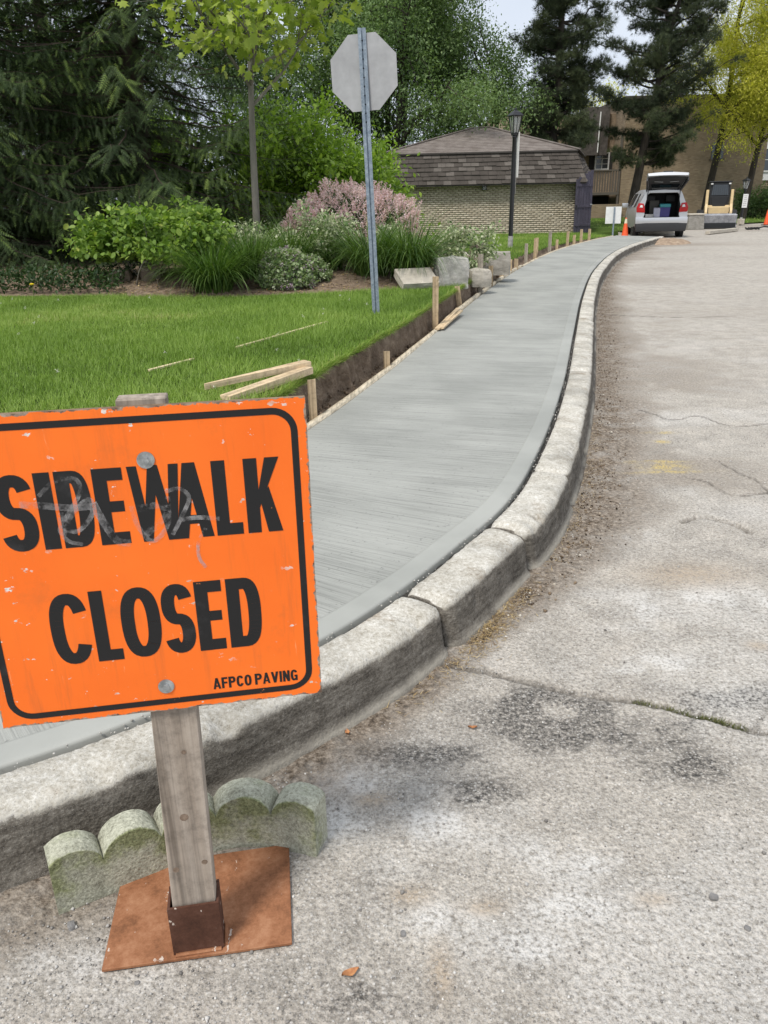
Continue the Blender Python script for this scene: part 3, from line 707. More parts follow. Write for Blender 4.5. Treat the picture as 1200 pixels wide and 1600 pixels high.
N = 16000; yy = rng.uniform(36, 52, N); xx = rng.uniform(9, 40, N); k = (yy > np.interp(xx, [9, 14.5, 21, 60], [33.5, 41, 44.6, 50])+.1); xx, yy = xx[k], yy[k]
me = ribbons('far_grass', np.column_stack([xx, yy, .05+(yy-40).clip(0)*.005]), rng.uniform(0, 6.28, len(xx)), rng.uniform(.06, .13, len(xx)), rng.uniform(0, .7, len(xx)), rng.uniform(.1, 1, len(xx)), rng.uniform(.02, .035, len(xx)), 1)
tag(link('lawn_grass', me, M_GRASS), 'strip of grass below the flats behind the loader', 'grass', kind='stuff')
# shaggy fringe of turf hanging over the cut
N = 22000; s = rng.uniform(3.5, 16, N); i = np.searchsorted(SLk, s).clip(0, len(SLk)-1)
bx_, by_ = E2k[i, 0]-rng.random(N)*.02, E2k[i, 1]+rng.normal(0, .02, N)
me = ribbons('turf_fringe', np.column_stack([bx_, by_, zlawn(bx_, by_)-.02]), rng.normal(-.3, .8, N), rng.uniform(.03, .10, N), rng.uniform(.3, 1.3, N), rng.uniform(.3, 1.8, N), rng.uniform(.003, .006, N), 2, np.clip(rng.random(N)*1.1, 0, 1))
tag(link('turf_fringe', me, M_GRASS), 'ragged turf edge overhanging the earth cut', 'grass', kind='stuff')

# ------------------------------------------------------------------ the SIDEWALK CLOSED sign
M_OR = orange_mat(); M_BLK = letter_mat(); M_SCUFF = scuff_mat()
M_POST = wood_mat('weathered_post', (.23, .185, .145), (.42, .365, .31), 2); M_PLY = wood_mat('ply_edge', (.20, .13, .08), (.40, .29, .19), 0, False)
M_RUST = rust_mat('rusty_plate', (.275, .118, .056)); M_RUSTD = rust_mat('dark_rusty_socket', (.085, .036, .022))
M_ZINC = mk('zinc', (.30, .32, .33), (.52, .54, .55), 30, .45, .1, 60, .001, .7)
YAW = R(9.33); BW, BH = .577, .576
BC = np.array([-.4105, 1.2559, .6246])
ux = np.array([math.cos(YAW), math.sin(YAW), 0]); uy = np.array([-math.sin(YAW), math.cos(YAW), 0])
PX = .022                                                  # post axis in the board's x
base = BC + ux*PX + uy*.03; base[2] = 0
sign = thing('closed_sidewalk_sign', 'orange SIDEWALK CLOSED sign board on a wooden post in a rusty steel base', 'sign', base, YAW)
def sl(x, y, z): return (x-PX, y-.03, z)                    # board coordinates -> sign coordinates
plate = MB()
pc = [G(160, 1523), G(457, 1480), G(452, 1325), G(195, 1362)]
inv = Matrix.Rotation(-YAW, 3, 'Z')
pl = [inv @ Vector((p[0]-base[0], p[1]-base[1], 0)) for p in pc]
plate.prism([(p.x, p.y) for p in pl], .008, 'xy', .006)
plate.build('base_plate', M_RUST, sign, bevel=.0012)
sock = MB(); SWX, SDY, SH, th = .0475, .0265, .128, .005
for c, d in [((0, -SDY-th/2, SH/2+.014), (2*SWX+2*th, th, SH)), ((0, SDY+th/2, SH/2+.014), (2*SWX+2*th, th, SH)), ((-SWX-th/2, 0, SH/2+.014), (th, 2*SDY-.001, SH-.002)), ((SWX+th/2, 0, SH/2+.014), (th, 2*SDY-.001, SH-.002))]: sock.box(c, d)
sock.build('socket', M_RUSTD, sign).location = (-.026, 0, 0)
wl = MB()
wl.tube([(SWX+.009, -SDY, .016), (SWX+.009, SDY, .016)], .005, 6); wl.tube([(-SWX, -SDY-.008, .016), (SWX, -SDY-.008, .016)], .0045, 6)
wl.build('weld_bead', M_RUST, sign, True).location = (-.026, 0, 0)
post = MB(); POSTT = .6246+BH+.009
for z0, z1, in [(.016, POSTT)]:
    post.hexa([(-.0715, -.0225, z0), (.0185, -.0225, z0), (.0185, .0225, z0), (-.0715, .0225, z0)], [(-.038, -.019, z1), (.042, -.019, z1), (.042, .019, z1), (-.038, .019, z1)])
post.build('post', M_POST, sign, bevel=.002)
M_KNOT = mk('wood_knot', (.13, .09, .065), (.26, .195, .145), 90, .85)
for kx, kz, kr in [(-.020, .365, .009), (-.050, .235, .007), (.008, .245, .0065), (-.004, .52, .005)]: MB().lathe([(kr, 0), (kr*.7, .0003)], 9, (kx, -.0219, kz), 'y').build('knot', M_KNOT, sign)
wk = MB(); wk.lathe([(.006, -.001), (.006, .0012), (.004, .0015)], 10, (-.026, -.0195, .57), 'y'); wk.build('nail_head', M_RUSTD, sign)
# board: plywood with a painted front sheet
bm_ = MB(); bm_.box(sl(0, .006, .6246+BH/2), (BW-.002, .011, BH-.002)); board = bm_.build('board', M_PLY, sign)
nx = 61; gx = np.linspace(-BW/2, BW/2, nx); gz_ = np.linspace(0, BH, nx)
# ragged chipped rim
GX, GZ = np.meshgrid(gx, gz_); ed = np.minimum(np.minimum(BW/2-abs(GX), GZ), BH-GZ)
rim = .0028*(fbm(np.stack([GX, GZ], -1), 60, 3, 9)-.55)
GX2 = GX + np.where(ed < 1e-6, -np.sign(GX)*np.abs(rim)*(abs(GX) > BW/2-1e-6), 0); GZ2 = GZ + np.where((GZ < 1e-6), np.abs(rim), np.where(GZ > BH-1e-6, -np.abs(rim), 0))
V = np.stack([GX2-PX, 0*GX-.0302, GZ2+.6246], -1).reshape(-1, 3)
ef = npmesh('sign_face', V, gridfaces(nx, nx), {'edge': np.exp(-ed/.006).ravel()})
link('orange_face', ef, M_OR, board)
ZL = [0]
def flat(polys, name, mat=None, lift=.0306):
    vs, fs = [], []
    for p in polys:
        ZL[0] = (ZL[0]+1) % 7; b = len(vs); vs += [(x-PX, -lift-.00006*ZL[0], z+.6246) for x, z in p]; fs.append(tuple(range(b, b+len(p))))
    m = bpy.data.meshes.new(name); m.from_pydata(vs, [], fs); m.update()
    return link(name, m, mat or M_BLK, board)
def strip(path, wx, wz, closed=False):                      # ribbon of quads with a pen wx by wz
    P = np.array(path); out = []; n = len(P)
    A, B = [], []
    for i in range(n):
        t = (P[(i+1) % n]-P[i-1]) if closed else P[min(i+1, n-1)]-P[max(i-1, 0)]
        t = t/np.linalg.norm(t); nn = np.array([-t[1]*wx, t[0]*wz])/2
        A.append(P[i]+nn); B.append(P[i]-nn)
    m = n if closed else n-1
    return [[A[i], A[(i+1) % n], B[(i+1) % n], B[i]] for i in range(m)]
def rect(x0, z0, x1, z1): return [(x0, z0), (x1, z0), (x1, z1), (x0, z1)]
def oval(w, h, a0, a1, n, t, tz, e=2.5):
    P = []
    for a in np.linspace(a0, a1, n):
        c, s_ = math.cos(a), math.sin(a)
        P.append((w/2+(w-t)/2*np.sign(c)*abs(c)**(2/e), h/2+(h-tz)/2*np.sign(s_)*abs(s_)**(2/e)))
    return P
def glyph(ch, w, h, t, tz):
    if ch == 'I': return [rect(0, 0, w, h)]
    if ch == 'L': return [rect(0, 0, t, h), rect(t, 0, w, tz)]
    if ch in 'EF':
        g = [rect(0, 0, t, h), rect(t, h-tz, w, h), rect(t, h*.5-tz*.45, w*.94, h*.5+tz*.45)]
        return g + ([rect(t, 0, w, tz)] if ch == 'E' else [])
    if ch in 'DP':
        zb = 0 if ch == 'D' else h*.42; hh = h-zb; rx = w*.48
        P = [(t, h-tz/2)]; cx = w-rx-0.0
        arc = [(cx + (rx-t/2)*abs(math.cos(a))**.8*(1 if math.cos(a) >= 0 else -1), zb+hh/2+(hh-tz)/2*np.sign(math.sin(a))*abs(math.sin(a))**.8) for a in np.linspace(math.pi/2, -math.pi/2, 22)]
        P += arc + [(t, zb+tz/2)]
        return [rect(0, 0, t, h)] + strip(P, t, tz)
    if ch == 'O': return strip(oval(w, h, 0, 2*math.pi, 41, t, tz)[:-1], t, tz, True)
    if ch == 'C': return strip(oval(w, h, R(28), R(332), 34, t, tz), t, tz)
    if ch == 'G':
        return strip(oval(w, h, R(30), R(318), 34, t, tz), t, tz) + [rect(w*.55, h*.36, w, h*.36+tz*.9), rect(w-t*.85, 0, w, h*.36)]
    if ch == 'S':
        P = []; a, b = (w-t)/2, (h-tz)/4
        for an in np.linspace(R(18), R(270), 22): c, s_ = math.cos(an), math.sin(an); P.append((w/2+a*np.sign(c)*abs(c)**.85, h-tz/2-b+b*np.sign(s_)*abs(s_)**.85))
        for an in np.linspace(R(90), R(-162), 22): c, s_ = math.cos(an), math.sin(an); P.append((w/2+a*np.sign(c)*abs(c)**.85, tz/2+b+b*np.sign(s_)*abs(s_)**.85))
        P = [p for i, p in enumerate(P) if i != 22]
        return strip(P, t, tz*.98)
    if ch == 'A': return [[(0, 0), (t*.86, 0), (w/2+t*.45, h), (w/2-t*.45, h)], [(w, 0), (w-t*.86, 0), (w/2-t*.45, h), (w/2+t*.45, h)], rect(w*.24, h*.19, w*.76, h*.19+tz*.75)]
    if ch == 'V': return [[(0, h), (t, h), (w/2+t*.5, 0), (w/2-t*.5, 0)], [(w, h), (w-t, h), (w/2-t*.5, 0), (w/2+t*.5, 0)]]
    if ch == 'N': return [rect(0, 0, t, h), rect(w-t, 0, w, h), [(0, h), (t*1.05, h), (w, 0), (w-t*1.05, 0)]]
    if ch == 'K': return [rect(0, 0, t, h), [(t, h*.34), (t, h*.58), (w-t*1.05, h), (w-.0, h)], [(t*1.05, h*.46), (t*1.75, h*.62), (w, 0), (w-t*1.1, 0)]]
    if ch == 'W':
        q = w/4; u = t*.70
        return [[(0, h), (u, h), (q+u*.5, 0), (q-u*.5, 0)], [(2*q-u*.5, h), (2*q+u*.5, h), (q+u*.5, 0), (q-u*.5, 0)], [(2*q-u*.5, h), (2*q+u*.5, h), (3*q+u*.5, 0), (3*q-u*.5, 0)], [(w-u, h), (w, h), (3*q+u*.5, 0), (3*q-u*.5, 0)]]
def word(spec, z0, h, t, tz):
    for ch, x0, x1 in spec:
        flat([[(x0+px, z0+pz) for px, pz in p] for p in glyph(ch, x1-x0, h, t, tz)], 'letter')
word([('S', -.223, -.164), ('I', -.159, -.133), ('D', -.127, -.074), ('E', -.068, -.020), ('W', -.012, .071), ('A', .056, .119), ('L', .124, .169), ('K', .177, .237)], .341, .135, .0228, .0215)
word([('C', -.176, -.110), ('L', -.105, -.061), ('O', -.057, .010), ('S', .014, .068), ('E', .073, .120), ('D', .128, .187)], .118, .139, .0228, .0220)
xs = .088
for wd in ('AFPCO', 'PAVING'):
    for ch in wd:
        cw = {'I': .0045, 'F': .0110, 'A': .0138, 'V': .0138}.get(ch, .0128); flat([[(xs+a, .034+b) for a, b in p] for p in glyph(ch, cw, .0235, .0045, .0042)], 'letter'); xs += cw+.0018
    xs += .0045
rr = []
ox, oz0, oz1, rad = .2665, .0195, .5545, .036
for cx, cz, a0 in [(ox-rad, oz1-rad, 0), (-ox+rad, oz1-rad, 90), (-ox+rad, oz0+rad, 180), (ox-rad, oz0+rad, 270)]:
    rr += [(cx+rad*math.cos(R(a0+a)), cz+rad*math.sin(R(a0+a))) for a in np.linspace(0, 90, 9)]
flat(strip(rr, .0115, .0115, True), 'border_line')
# grey marker scrawl across the upper word
def scrawl(px, w):
    P = []
    M3 = np.array([[math.cos(YAW), -math.sin(YAW), 0], [math.sin(YAW), math.cos(YAW), 0], [0, 0, 1]])
    for u, v in px:
        d = _ray(u, v); t = np.dot(BC-np.array([0, 0, EYE]), uy)/np.dot(d, uy); q = M3.T@(np.array([0, 0, EYE])+d*t-BC); P.append((q[0], q[2]))
    P = catmull(np.array(P), 8); flat(strip(P, w, w), 'scrawl', M_SCUFF, .0315)
scrawl([(30, 788), (70, 790), (110, 793), (150, 790)], .012)
scrawl([(60, 775), (85, 752), (118, 748), (126, 765), (108, 800), (94, 828), (108, 845), (130, 850)], .007)
scrawl([(100, 835), (115, 800), (140, 780), (145, 800), (120, 830), (98, 822), (95, 800)], .008)
scrawl([(145, 785), (165, 820), (185, 845), (205, 848)], .013)
scrawl([(205, 790), (215, 820), (238, 845), (262, 820), (262, 775)], .008)
scrawl([(212, 795), (250, 790), (262, 800), (228, 835)], .012)
scrawl([(258, 768), (280, 763), (295, 775), (285, 805), (270, 835)], .007)
scrawl([(280, 812), (310, 808), (343, 810)], .008)
scrawl([(322, 824), (310, 848), (312, 872), (322, 886)], .006)
for bx0, bz0 in [(.021, .4855), (.004, .052)]:
    c = sl(bx0, 0, bz0+.6246)
    wsh = MB().lathe([(.0145, 0), (.0145, .0015), (.013, .002)], 20, (c[0], c[1]-.0022, c[2]), 'y').build('washer', M_ZINC, board)
    MB().lathe([(.0062, 0), (.0062, .004), (.005, .005)], 6, (c[0], c[1]-.0070, c[2]), 'y').build('bolt_head', M_ZINC, wsh)

# ------------------------------------------------------------------ scalloped concrete edging stone
M_EDGE = edger_mat()
def edging():
    f = [np.array(p) for p in [(-.757, 1.366), (-.66, 1.420), (-.563, 1.473), (-.43, 1.545), (-.335, 1.556), (-.25, 1.542), (-.183, 1.520)]]
    C = catmull(np.array(f), 20); S = np.concatenate([[0], np.cumsum(np.linalg.norm(np.diff(C, axis=0), axis=1))]); Lc = S[-1]
    n = 150; s = np.linspace(0, Lc, n); T = .074
    x = np.interp(s, S, C[:, 0]); y = np.interp(s, S, C[:, 1]); tx = np.gradient(x, s); ty = np.gradient(y, s); L = np.hypot(tx, ty); nx_, ny_ = -ty/L, tx/L
    ph = (s/Lc*4.72+.14) % 1.0; zt = .088 + .060*np.sqrt(np.clip(1-(2*ph-1)**2, 0, 1))
    zt = zt
    prof = []
    K = 9
    for j in range(K): prof.append(np.stack([x, y, zt*j/(K-1)], -1))
    for j, (a, dz) in enumerate([(.06, 1.02), (.3, 1.03), (.55, 1.03), (.8, 1.02), (.95, 1.0)]): prof.append(np.stack([x+nx_*T*a, y+ny_*T*a, zt*dz], -1))
    for j in range(K-1, -1, -1): prof.append(np.stack([x+nx_*T, y+ny_*T, zt*j/(K-1)], -1))
    V = np.stack(prof, 1); m = V.shape[1]; vn = V.reshape(-1, 3)
    vn = vn + .0030*(np.stack([fbm(vn, 110, 3, q) for q in (1, 2, 3)], -1)-.5)*(vn[:, 2:3] > .004)
    vn[:, 2] = np.where(vn[:, 2] < .004, .002, vn[:, 2]+.010)
    mo = np.tile(np.concatenate([np.linspace(.1, .9, K), [.2, 0, 0, 0, 0], np.zeros(K)]), n)
    me = npmesh('edging', vn, gridfaces(n, m), {'moss': mo}, True)
    import bmesh
    bm = bmesh.new(); bm.from_mesh(me); bm.verts.ensure_lookup_table()
    bm.faces.new([bm.verts[i] for i in range(m)]); bm.faces.new([bm.verts[(n-1)*m+i] for i in range(m-1, -1, -1)])
    bmesh.ops.recalc_face_normals(bm, faces=bm.faces); bm.to_mesh(me); bm.free()
    me.set_sharp_from_angle(angle=R(35))
    tag(link('edging_stone', me, M_EDGE), 'curved mossy concrete garden edging stone with scalloped top behind the sign post', 'edging stone')
edging()

# ------------------------------------------------------------------ grit, leaves, straw on the road
def inview(x, y): return (np.abs(x) < .52*y+.25)
M_GRIT = NT('loose_grit'); M_GRIT = M_GRIT.fin(M_GRIT.ramp(M_GRIT.attr('r'), [(0, (.14, .13, .12)), (.3, (.28, .265, .245)), (.8, (.48, .465, .44)), (1, (.70, .68, .64))]), .9)
def on_road(x, y):
    p = np.stack([x, y], -1); k = kpos(np.linspace(0, 12, 260), .21); d = ((p[:, None]-k[None])**2).sum(-1); i = d.argmin(1)
    kk = k[i]; i2 = np.minimum(i+1, 259); t = k[i2]-k[i2-1]; side = (p[:, 0]-kk[:, 0])*t[:, 1]-(p[:, 1]-kk[:, 1])*t[:, 0]
    return side > 0, np.sqrt(d.min(1))
N = 15000; y = 1.0+5.5*rng.random(N)**1.7; x = rng.uniform(-1, 1, N)*(.52*y+.2); ok, dd = on_road(x, y)
k = ok & (dd > .01) & ((rng.random(N) < .55) | (dd < .45)); x, y, dd = x[k], y[k], dd[k]; N = len(x)
size = rng.lognormal(-5.9, .40, N).clip(.0015, .010)
me = leaves('grit', np.column_stack([x, y, size*.35+.002]), rng.normal(0, 1, (N, 3)), rng.normal(0, 1, (N, 3)), size*1.6, CRUMB, rng.random(N))
tag(link('loose_grit', me, M_GRIT), 'loose grit and small stones scattered over the asphalt', 'grit', kind='stuff')
M_PEB = stone_mat('pebble_stone', (.16, .155, .15), (.30, .29, .28), (.46, .45, .43))
for u, v, sz, lab in [(1115, 1402, .014, 'largest grey pebble, out on the bare asphalt at lower right'), (112, 1447, .016, 'pale pebble beside the left end of the edging stone'), (630, 1459, .011, 'grey pebble on the asphalt right of the steel base'), (214, 1535, .008, 'dark pebble just in front of the rusty plate'), (1168, 1450, .010, 'pebble near the lower right edge of the road')]:
    c = G(u, v, .004); tag(rock((sz*1.3, sz, sz*.8), int(u), None, M_PEB, 'pebble', .12, .6, (c[0], c[1], sz*.3), u, cuts=3), lab, 'pebble', 'loose pebbles on the road')
M_DRYLEAF = mk('dry_leaf', (.36, .15, .06), (.52, .27, .12), 30, .7, .1)
for u, v, l, a, lab in [(547, 1522, .040, .5, 'curled orange dry leaf on the asphalt right of the rusty plate'), (543, 1146, .030, 1.9, 'small dry leaf at the foot of the kerb below the sign corner'), (738, 1138, .028, .1, 'tan dry leaf lying out on the dark asphalt patch')]:
    c = G(u, v, .006); P = []
    for t in np.linspace(0, 1, 9):
        w = l*.22*math.sin(math.pi*min(t*1.05, 1))**.8+.0006
        P.append([(l*(t-.5), -w, .006*abs(2*t-1)+.005), (l*(t-.5), 0, .004*abs(2*t-1)), (l*(t-.5), w, .006*abs(2*t-1)+.004)])
    o = link('dry_leaf', npmesh('dry_leaf', np.array(P).reshape(-1, 3), gridfaces(9, 3), None, True), M_DRYLEAF)
    o.location = (c[0], c[1], .006); o.rotation_euler = (0, .1, a); tag(o, lab, 'leaf', 'fallen leaves')
# straw and litter swept against the kerb
M_STRAW = leafmat('dry_straw', [(0, (.13, .085, .05)), (.5, (.36, .25, .11)), (1, (.60, .47, .25))], .1, .8)
N = 2300; s0 = np.concatenate([rng.normal(j1+.22, .17, 1100), rng.uniform(j1-.4, j2+2.6, 800), rng.uniform(.6, 1.6, 400)]); of = .218+np.abs(rng.normal(0, .045, N)); p = kpos(s0, of)
me = ribbons('straw', np.column_stack([p, np.full(N, .004)+rng.random(N)*.010]), rng.uniform(0, 6.28, N), rng.uniform(.008, .035, N), rng.uniform(1.25, 1.7, N), rng.normal(0, .35, N), rng.uniform(.001, .0028, N), 2)
tag(link('dry_straw', me, M_STRAW), 'dry straw and leaf litter gathered along the kerb foot', 'litter', kind='stuff')
N = 8000; s0 = j1+.1+18*rng.random(N)**1.7; p = kpos(s0, .22+np.abs(rng.normal(0, .11, N))*ss(2.3, 3.8, kpos(s0, 0)[:, 1])+.01); sz_ = rng.lognormal(-5.75, .5, N).clip(.0018, .013)
M_DEB = NT('gutter_debris'); M_DEB = M_DEB.fin(M_DEB.ramp(M_DEB.attr('r'), [(0, (.03, .022, .016)), (.45, (.12, .085, .055)), (.8, (.28, .21, .14)), (1, (.58, .54, .47))]), .95)
me = leaves('gutter_debris', np.column_stack([p, sz_*.2+.006]), rng.normal(0, 1, (N, 3))*np.array([1, 1, .3]), rng.normal(0, .4, (N, 3))+np.array([0, 0, 1]), sz_*1.5, CRUMB, rng.random(N))
tag(link('gutter_debris', me, M_DEB), 'brown dirt crumbs and wood chips lying along the kerb gutter', 'debris', kind='stuff')
# weeds in the long crack
Pw = crack_weed[0]; i = rng.integers(int(len(Pw)*.55), int(len(Pw)*.85), 500); pw = Pw[i]+rng.normal(0, .006, (500, 2))
me = ribbons('crack_weed', np.column_stack([pw, np.full(500, -.006)]), rng.uniform(0, 6.28, 500), rng.uniform(.008, .022, 500), rng.uniform(.3, 1.3, 500), rng.uniform(0, 1, 500), rng.uniform(.0012, .0025, 500), 2, rng.random(500)*.8)
M_WEED = leafmat('dull_weed', [(0, (.06, .075, .02)), (.6, (.13, .14, .045)), (1, (.3, .24, .11))], .2, .7)
tag(link('crack_weed', me, M_WEED), 'low weeds growing in the long asphalt crack', 'weeds', kind='stuff')
# heap of dirt where the kerb ends
c = kpos(np.array([KLEN-.6]), .45)[0]; t = np.linspace(-1, 1, 26); A, B = np.meshgrid(t, t)
Hh = .17*np.clip(1-A**2-B**2, 0, 1)**.8*(1+.9*(fbm(np.stack([A, B], -1), 4, 4, 3)-.5)) - .02
tag(link('dirt_heap', npmesh('dirt_heap', np.stack([c[0]+A*.75+B*.35, c[1]+B*1.1, Hh], -1).reshape(-1, 3), gridfaces(26, 26), None, True), soil_mat('sandy_soil', 2.4)), 'sandy dirt heaped at the far end of the kerb', 'dirt', kind='stuff')

# ------------------------------------------------------------------ stakes and loose timber
M_STAKE = wood_mat('stake_wood', (.34, .245, .145), (.56, .44, .29), 2, False); M_STAKEG = wood_mat('grey_stake_wood', (.24, .21, .17), (.42, .37, .30), 2, False)
def stake(u, vt, vb, wpx, label, off=.055, mat=M_STAKE, lean=0.0):
    s = s_of(G(u, vb, .22), -WALK-off); p = kpos(np.array([s]), -WALK-off)[0]; Y = p[1]
    zt = GY(u, vt, Y)[2]; w = max(wpx/ (FPX/(Y*math.cos(PITCH)+1.2*math.sin(PITCH))), .03)
    rz = rng.uniform(-.4, .4); m = MB(); h = zt-.05
    m.hexa([(-w*.1, -.004, -.18), (w*.1, -.004, -.18), (w*.1, .004, -.18), (-w*.1, .004, -.18)], [(-w/2, -.017, .04), (w/2, -.017, .04), (w/2, .017, .04), (-w/2, .017, .04)])
    m.hexa([(-w/2, -.0172, .035), (w/2, -.0172, .035), (w/2, .0172, .035), (-w/2, .0172, .035)], [(-w/2+lean*h, -.017, h), (w/2+lean*h, -.017, h+.008*rng.uniform(-1, 1)), (w/2+lean*h, .017, h-.006), (-w/2+lean*h, .017, h-.004)])
    o = m.build('wooden_stake', mat, None, bevel=.0015); o.location = (p[0], p[1], .05); o.rotation_euler = (rng.normal(0, .02), 0, rz)
    return tag(o, label, 'stake', 'wooden stakes along the form board')
stake(437, 594, 650, 11, 'pale wooden stake tip showing just above the orange sign', .075)
stake(616, 548, 574, 9, 'short pale stake in the earth cut left of the near walk', .06)
stake(681, 431, 512, 9, 'tall pale stake standing where the two form boards overlap', .07)
stake(724, 447, 478, 8, 'short leaning stake in front of the white limestone boulder', .09, M_STAKE, -.12)
stake(746, 397, 458, 8, 'tallest grey stake beside the white limestone boulder', .06, M_STAKEG)
stake(765, 415, 446, 7, 'short brown stake just right of the tallest grey stake', .06)
stake(785, 403, 433, 7, 'brown stake in front of the right end of the long stone block', .07)
stake(801, 405, 425, 6, 'left one of two short stakes beyond the long stone block', .07)
stake(811, 404, 420, 6, 'right one of two short stakes beyond the long stone block', .06)
stake(829, 380, 411, 5, 'greyish stake just right of the lamp post foot', .08, M_STAKEG)
stake(846, 372, 404, 5, 'slim pale stake, second one right of the lamp post', .08)
stake(854, 371, 398, 5, 'faded brown stake third right of the lamp post', .25)
stake(866, 361, 394, 5, 'grey stake standing before the middle of the right brick wall', .09, M_STAKEG)
stake(874, 374, 390, 4, 'very short stake next to the grey one by the brick wall', .08)
stake(894, 361, 385, 4, 'stake standing in front of the brick wall right corner', .07)
stake(905, 367, 382, 4, 'short stake in front of the purple gate', .07)
stake(915, 358, 379, 4, 'white topped stake just right of the purple gate', .07)
stake(934, 357, 376, 4, 'last pale stake before the white sign back', .07)

M_LUM = wood_mat('fresh_lumber', (.50, .37, .22), (.70, .56, .38), 0, True)
def timber(name, p, q, w, h, label, cat, mat=None, taper=None, zoff=0, group=None, tilt=0):
    p, q = np.array(p), np.array(q); L = np.linalg.norm(q-p); a = math.atan2(q[1]-p[1], q[0]-p[0]); m = MB()
    if taper:
        m.hexa([(0, -w/2, -h/2), (0, w/2*taper, -h/2), (0, w/2*taper, h/2), (0, -w/2, h/2)], [(L, -w/2, -h/2), (L, w/2, -h/2), (L, w/2, h/2), (L, -w/2, h/2)])
    else: m.box((L/2, 0, 0), (L, w, h))
    o = m.build(name, mat or M_LUM, None, bevel=.002); o.location = tuple(map(float, p+np.array([0, 0, zoff]))); o.rotation_euler = (tilt, -math.asin((q[2]-p[2])/L), a)
    return tag(o, label, cat, group)
timber('lumber', G(315, 603, .47), G(481, 568, .50), .085, .040, 'upper long pale timber with a pointed end lying crossed on the lawn', 'lumber', taper=-.8)
timber('lumber', G(352, 624, .455), G(482, 578, .47), .075, .045, 'lower thick timber lying across the lawn just behind the sign', 'lumber')
M_LATH = wood_mat('lath_wood', (.60, .49, .30), (.78, .66, .44), 0, False)
timber('lath', G(370, 543, .434), G(511, 503, .438), .028, .018, 'longer thin pale lath lying half sunk in the lawn grass', 'lath', M_LATH)
timber('lath', G(232, 579, .434), G(302, 561, .434), .024, .016, 'shorter lath piece nearly buried in the grass at left', 'lath', M_LATH)
for k, (a, b, lab) in enumerate([((683, 514), (716, 482), 'outer short board offcut leaning in the trench by the tall stake'), ((690, 513), (720, 486), 'inner short board offcut stacked beside the form by the tall stake')]):
    timber('offcut_board', G(*a, .245), G(*b, .27), .05, .02, lab, 'offcut', tilt=-.2*k)

# ------------------------------------------------------------------ stone blocks of the bed edging
M_LIME = stone_mat('pale_limestone', (.30, .285, .255), (.50, .48, .44), (.66, .64, .60)); M_BRST = stone_mat('brown_sandstone', (.15, .115, .09), (.24, .19, .155), (.33, .27, .22)); M_CREAM = stone_mat('cream_slab', (.42, .38, .31), (.52, .475, .40), (.60, .55, .47))
def put_rock(u, v, z, dims, seed, mat, label, rz=0, tilt=0, rough=.05, bev=.12, sink=.08):
    c = G(u, v, z); tag(rock(dims, seed, None, mat, 'stone_block', rough, bev, (c[0], c[1]+dims[1]/2, z+dims[2]/2-sink*dims[2]), rz, tilt=tilt), label, 'stone block', 'stone blocks edging the garden bed')
put_rock(706, 449, .40, (.42, .40, .40), 3, M_LIME, 'big white limestone boulder beside the lily clump', .15, 0, .13, .16)
put_rock(652, 452, .42, (.50, .40, .10), 5, M_CREAM, 'tilted smooth cream slab lying in front of the lily clump', .30, .42, .012, .03, -.6)
put_rock(772, 428, .36, (.55, .42, .36), 8, M_BRST if False else stone_mat('grey_limestone', (.24, .22, .19), (.37, .345, .30), (.52, .49, .44)), 'long grey stone block behind the three short stakes', -.1, 0, .05, .10)
put_rock(712, 412, .50, (.62, .45, .16), 11, M_CREAM, 'flat tan stone slab behind the white limestone boulder', .1, .05, .04, .10)
put_rock(747, 412, .55, (.21, .20, .36), 14, M_BRST, 'upright brown stone block standing on the others', .2, 0, .05, .10, .15)
put_rock(735, 428, .45, (.30, .30, .26), 17, M_BRST, 'low dark brown block left of the tallest grey stake', .0, 0, .06, .14)
put_rock(748, 447, .34, (.34, .28, .24), 18, M_CREAM, 'rounded tan stone low in the cut between boulder and stakes', .4, 0, .09, .4)
put_rock(234, 443, .50, (.26, .22, .26), 21, M_BRST, 'brown stone half hidden under the leafy shrub', .3, 0, .07, .25)
put_rock(186, 444, .50, (.30, .22, .20), 23, M_BRST, 'mossy stone under the left side of the leafy shrub', .1, 0, .08, .35)

# ------------------------------------------------------------------ stop sign seen from behind
M_GALV = mk('galvanised_post', (.20, .245, .30), (.34, .39, .44), 22, .5, .15, 70, .002, .55); M_ALU = mk('bare_aluminium', (.36, .355, .365), (.43, .425, .435), 3, .5, .03, 12, .001, .2, speck=.05)
M_RED = paint('red_sign', (.5, .02, .02)); M_HOLE = paint('dark_hole', (.015, .015, .018), .9); M_WHITE = paint('white_paint', (.75, .75, .74), .5)
b0 = G(588, 494, .40); ttop = GY(565, 45, 8.42); stp = thing('stop_sign', 'grey back of an octagonal sign on a leaning perforated steel post', 'sign', (b0[0], b0[1], .39), 0)
lv = np.array([ttop[0]-b0[0], .06, ttop[2]-.39]); LL = np.linalg.norm(lv); lv = lv/LL
def along(t, dx=0, dy=0): return (lv[0]*t+dx, lv[1]*t+dy, lv[2]*t)
m = MB(); w = .0285
m.bar(along(-.35, 0, 0), along(LL), .016, .006)      # web
for sx in (-1, 1):
    p0, p1 = along(-.35, sx*.018, -.010), along(LL, sx*.018, -.010); m.bar(p0, p1, .022, .026)
    p0, p1 = along(-.35, sx*.031, -.0215), along(LL, sx*.031, -.0215); m.bar(p0, p1, .012, .004)
m.build('post', M_GALV, stp)
for k in range(10):
    c = along(LL-.10-k*.075, 0, -.005); MB().lathe([(.007, 0), (.007, .0035)], 10, (c[0], c[1]-.0005, c[2]), 'y').build('bolt_hole', M_HOLE, stp)
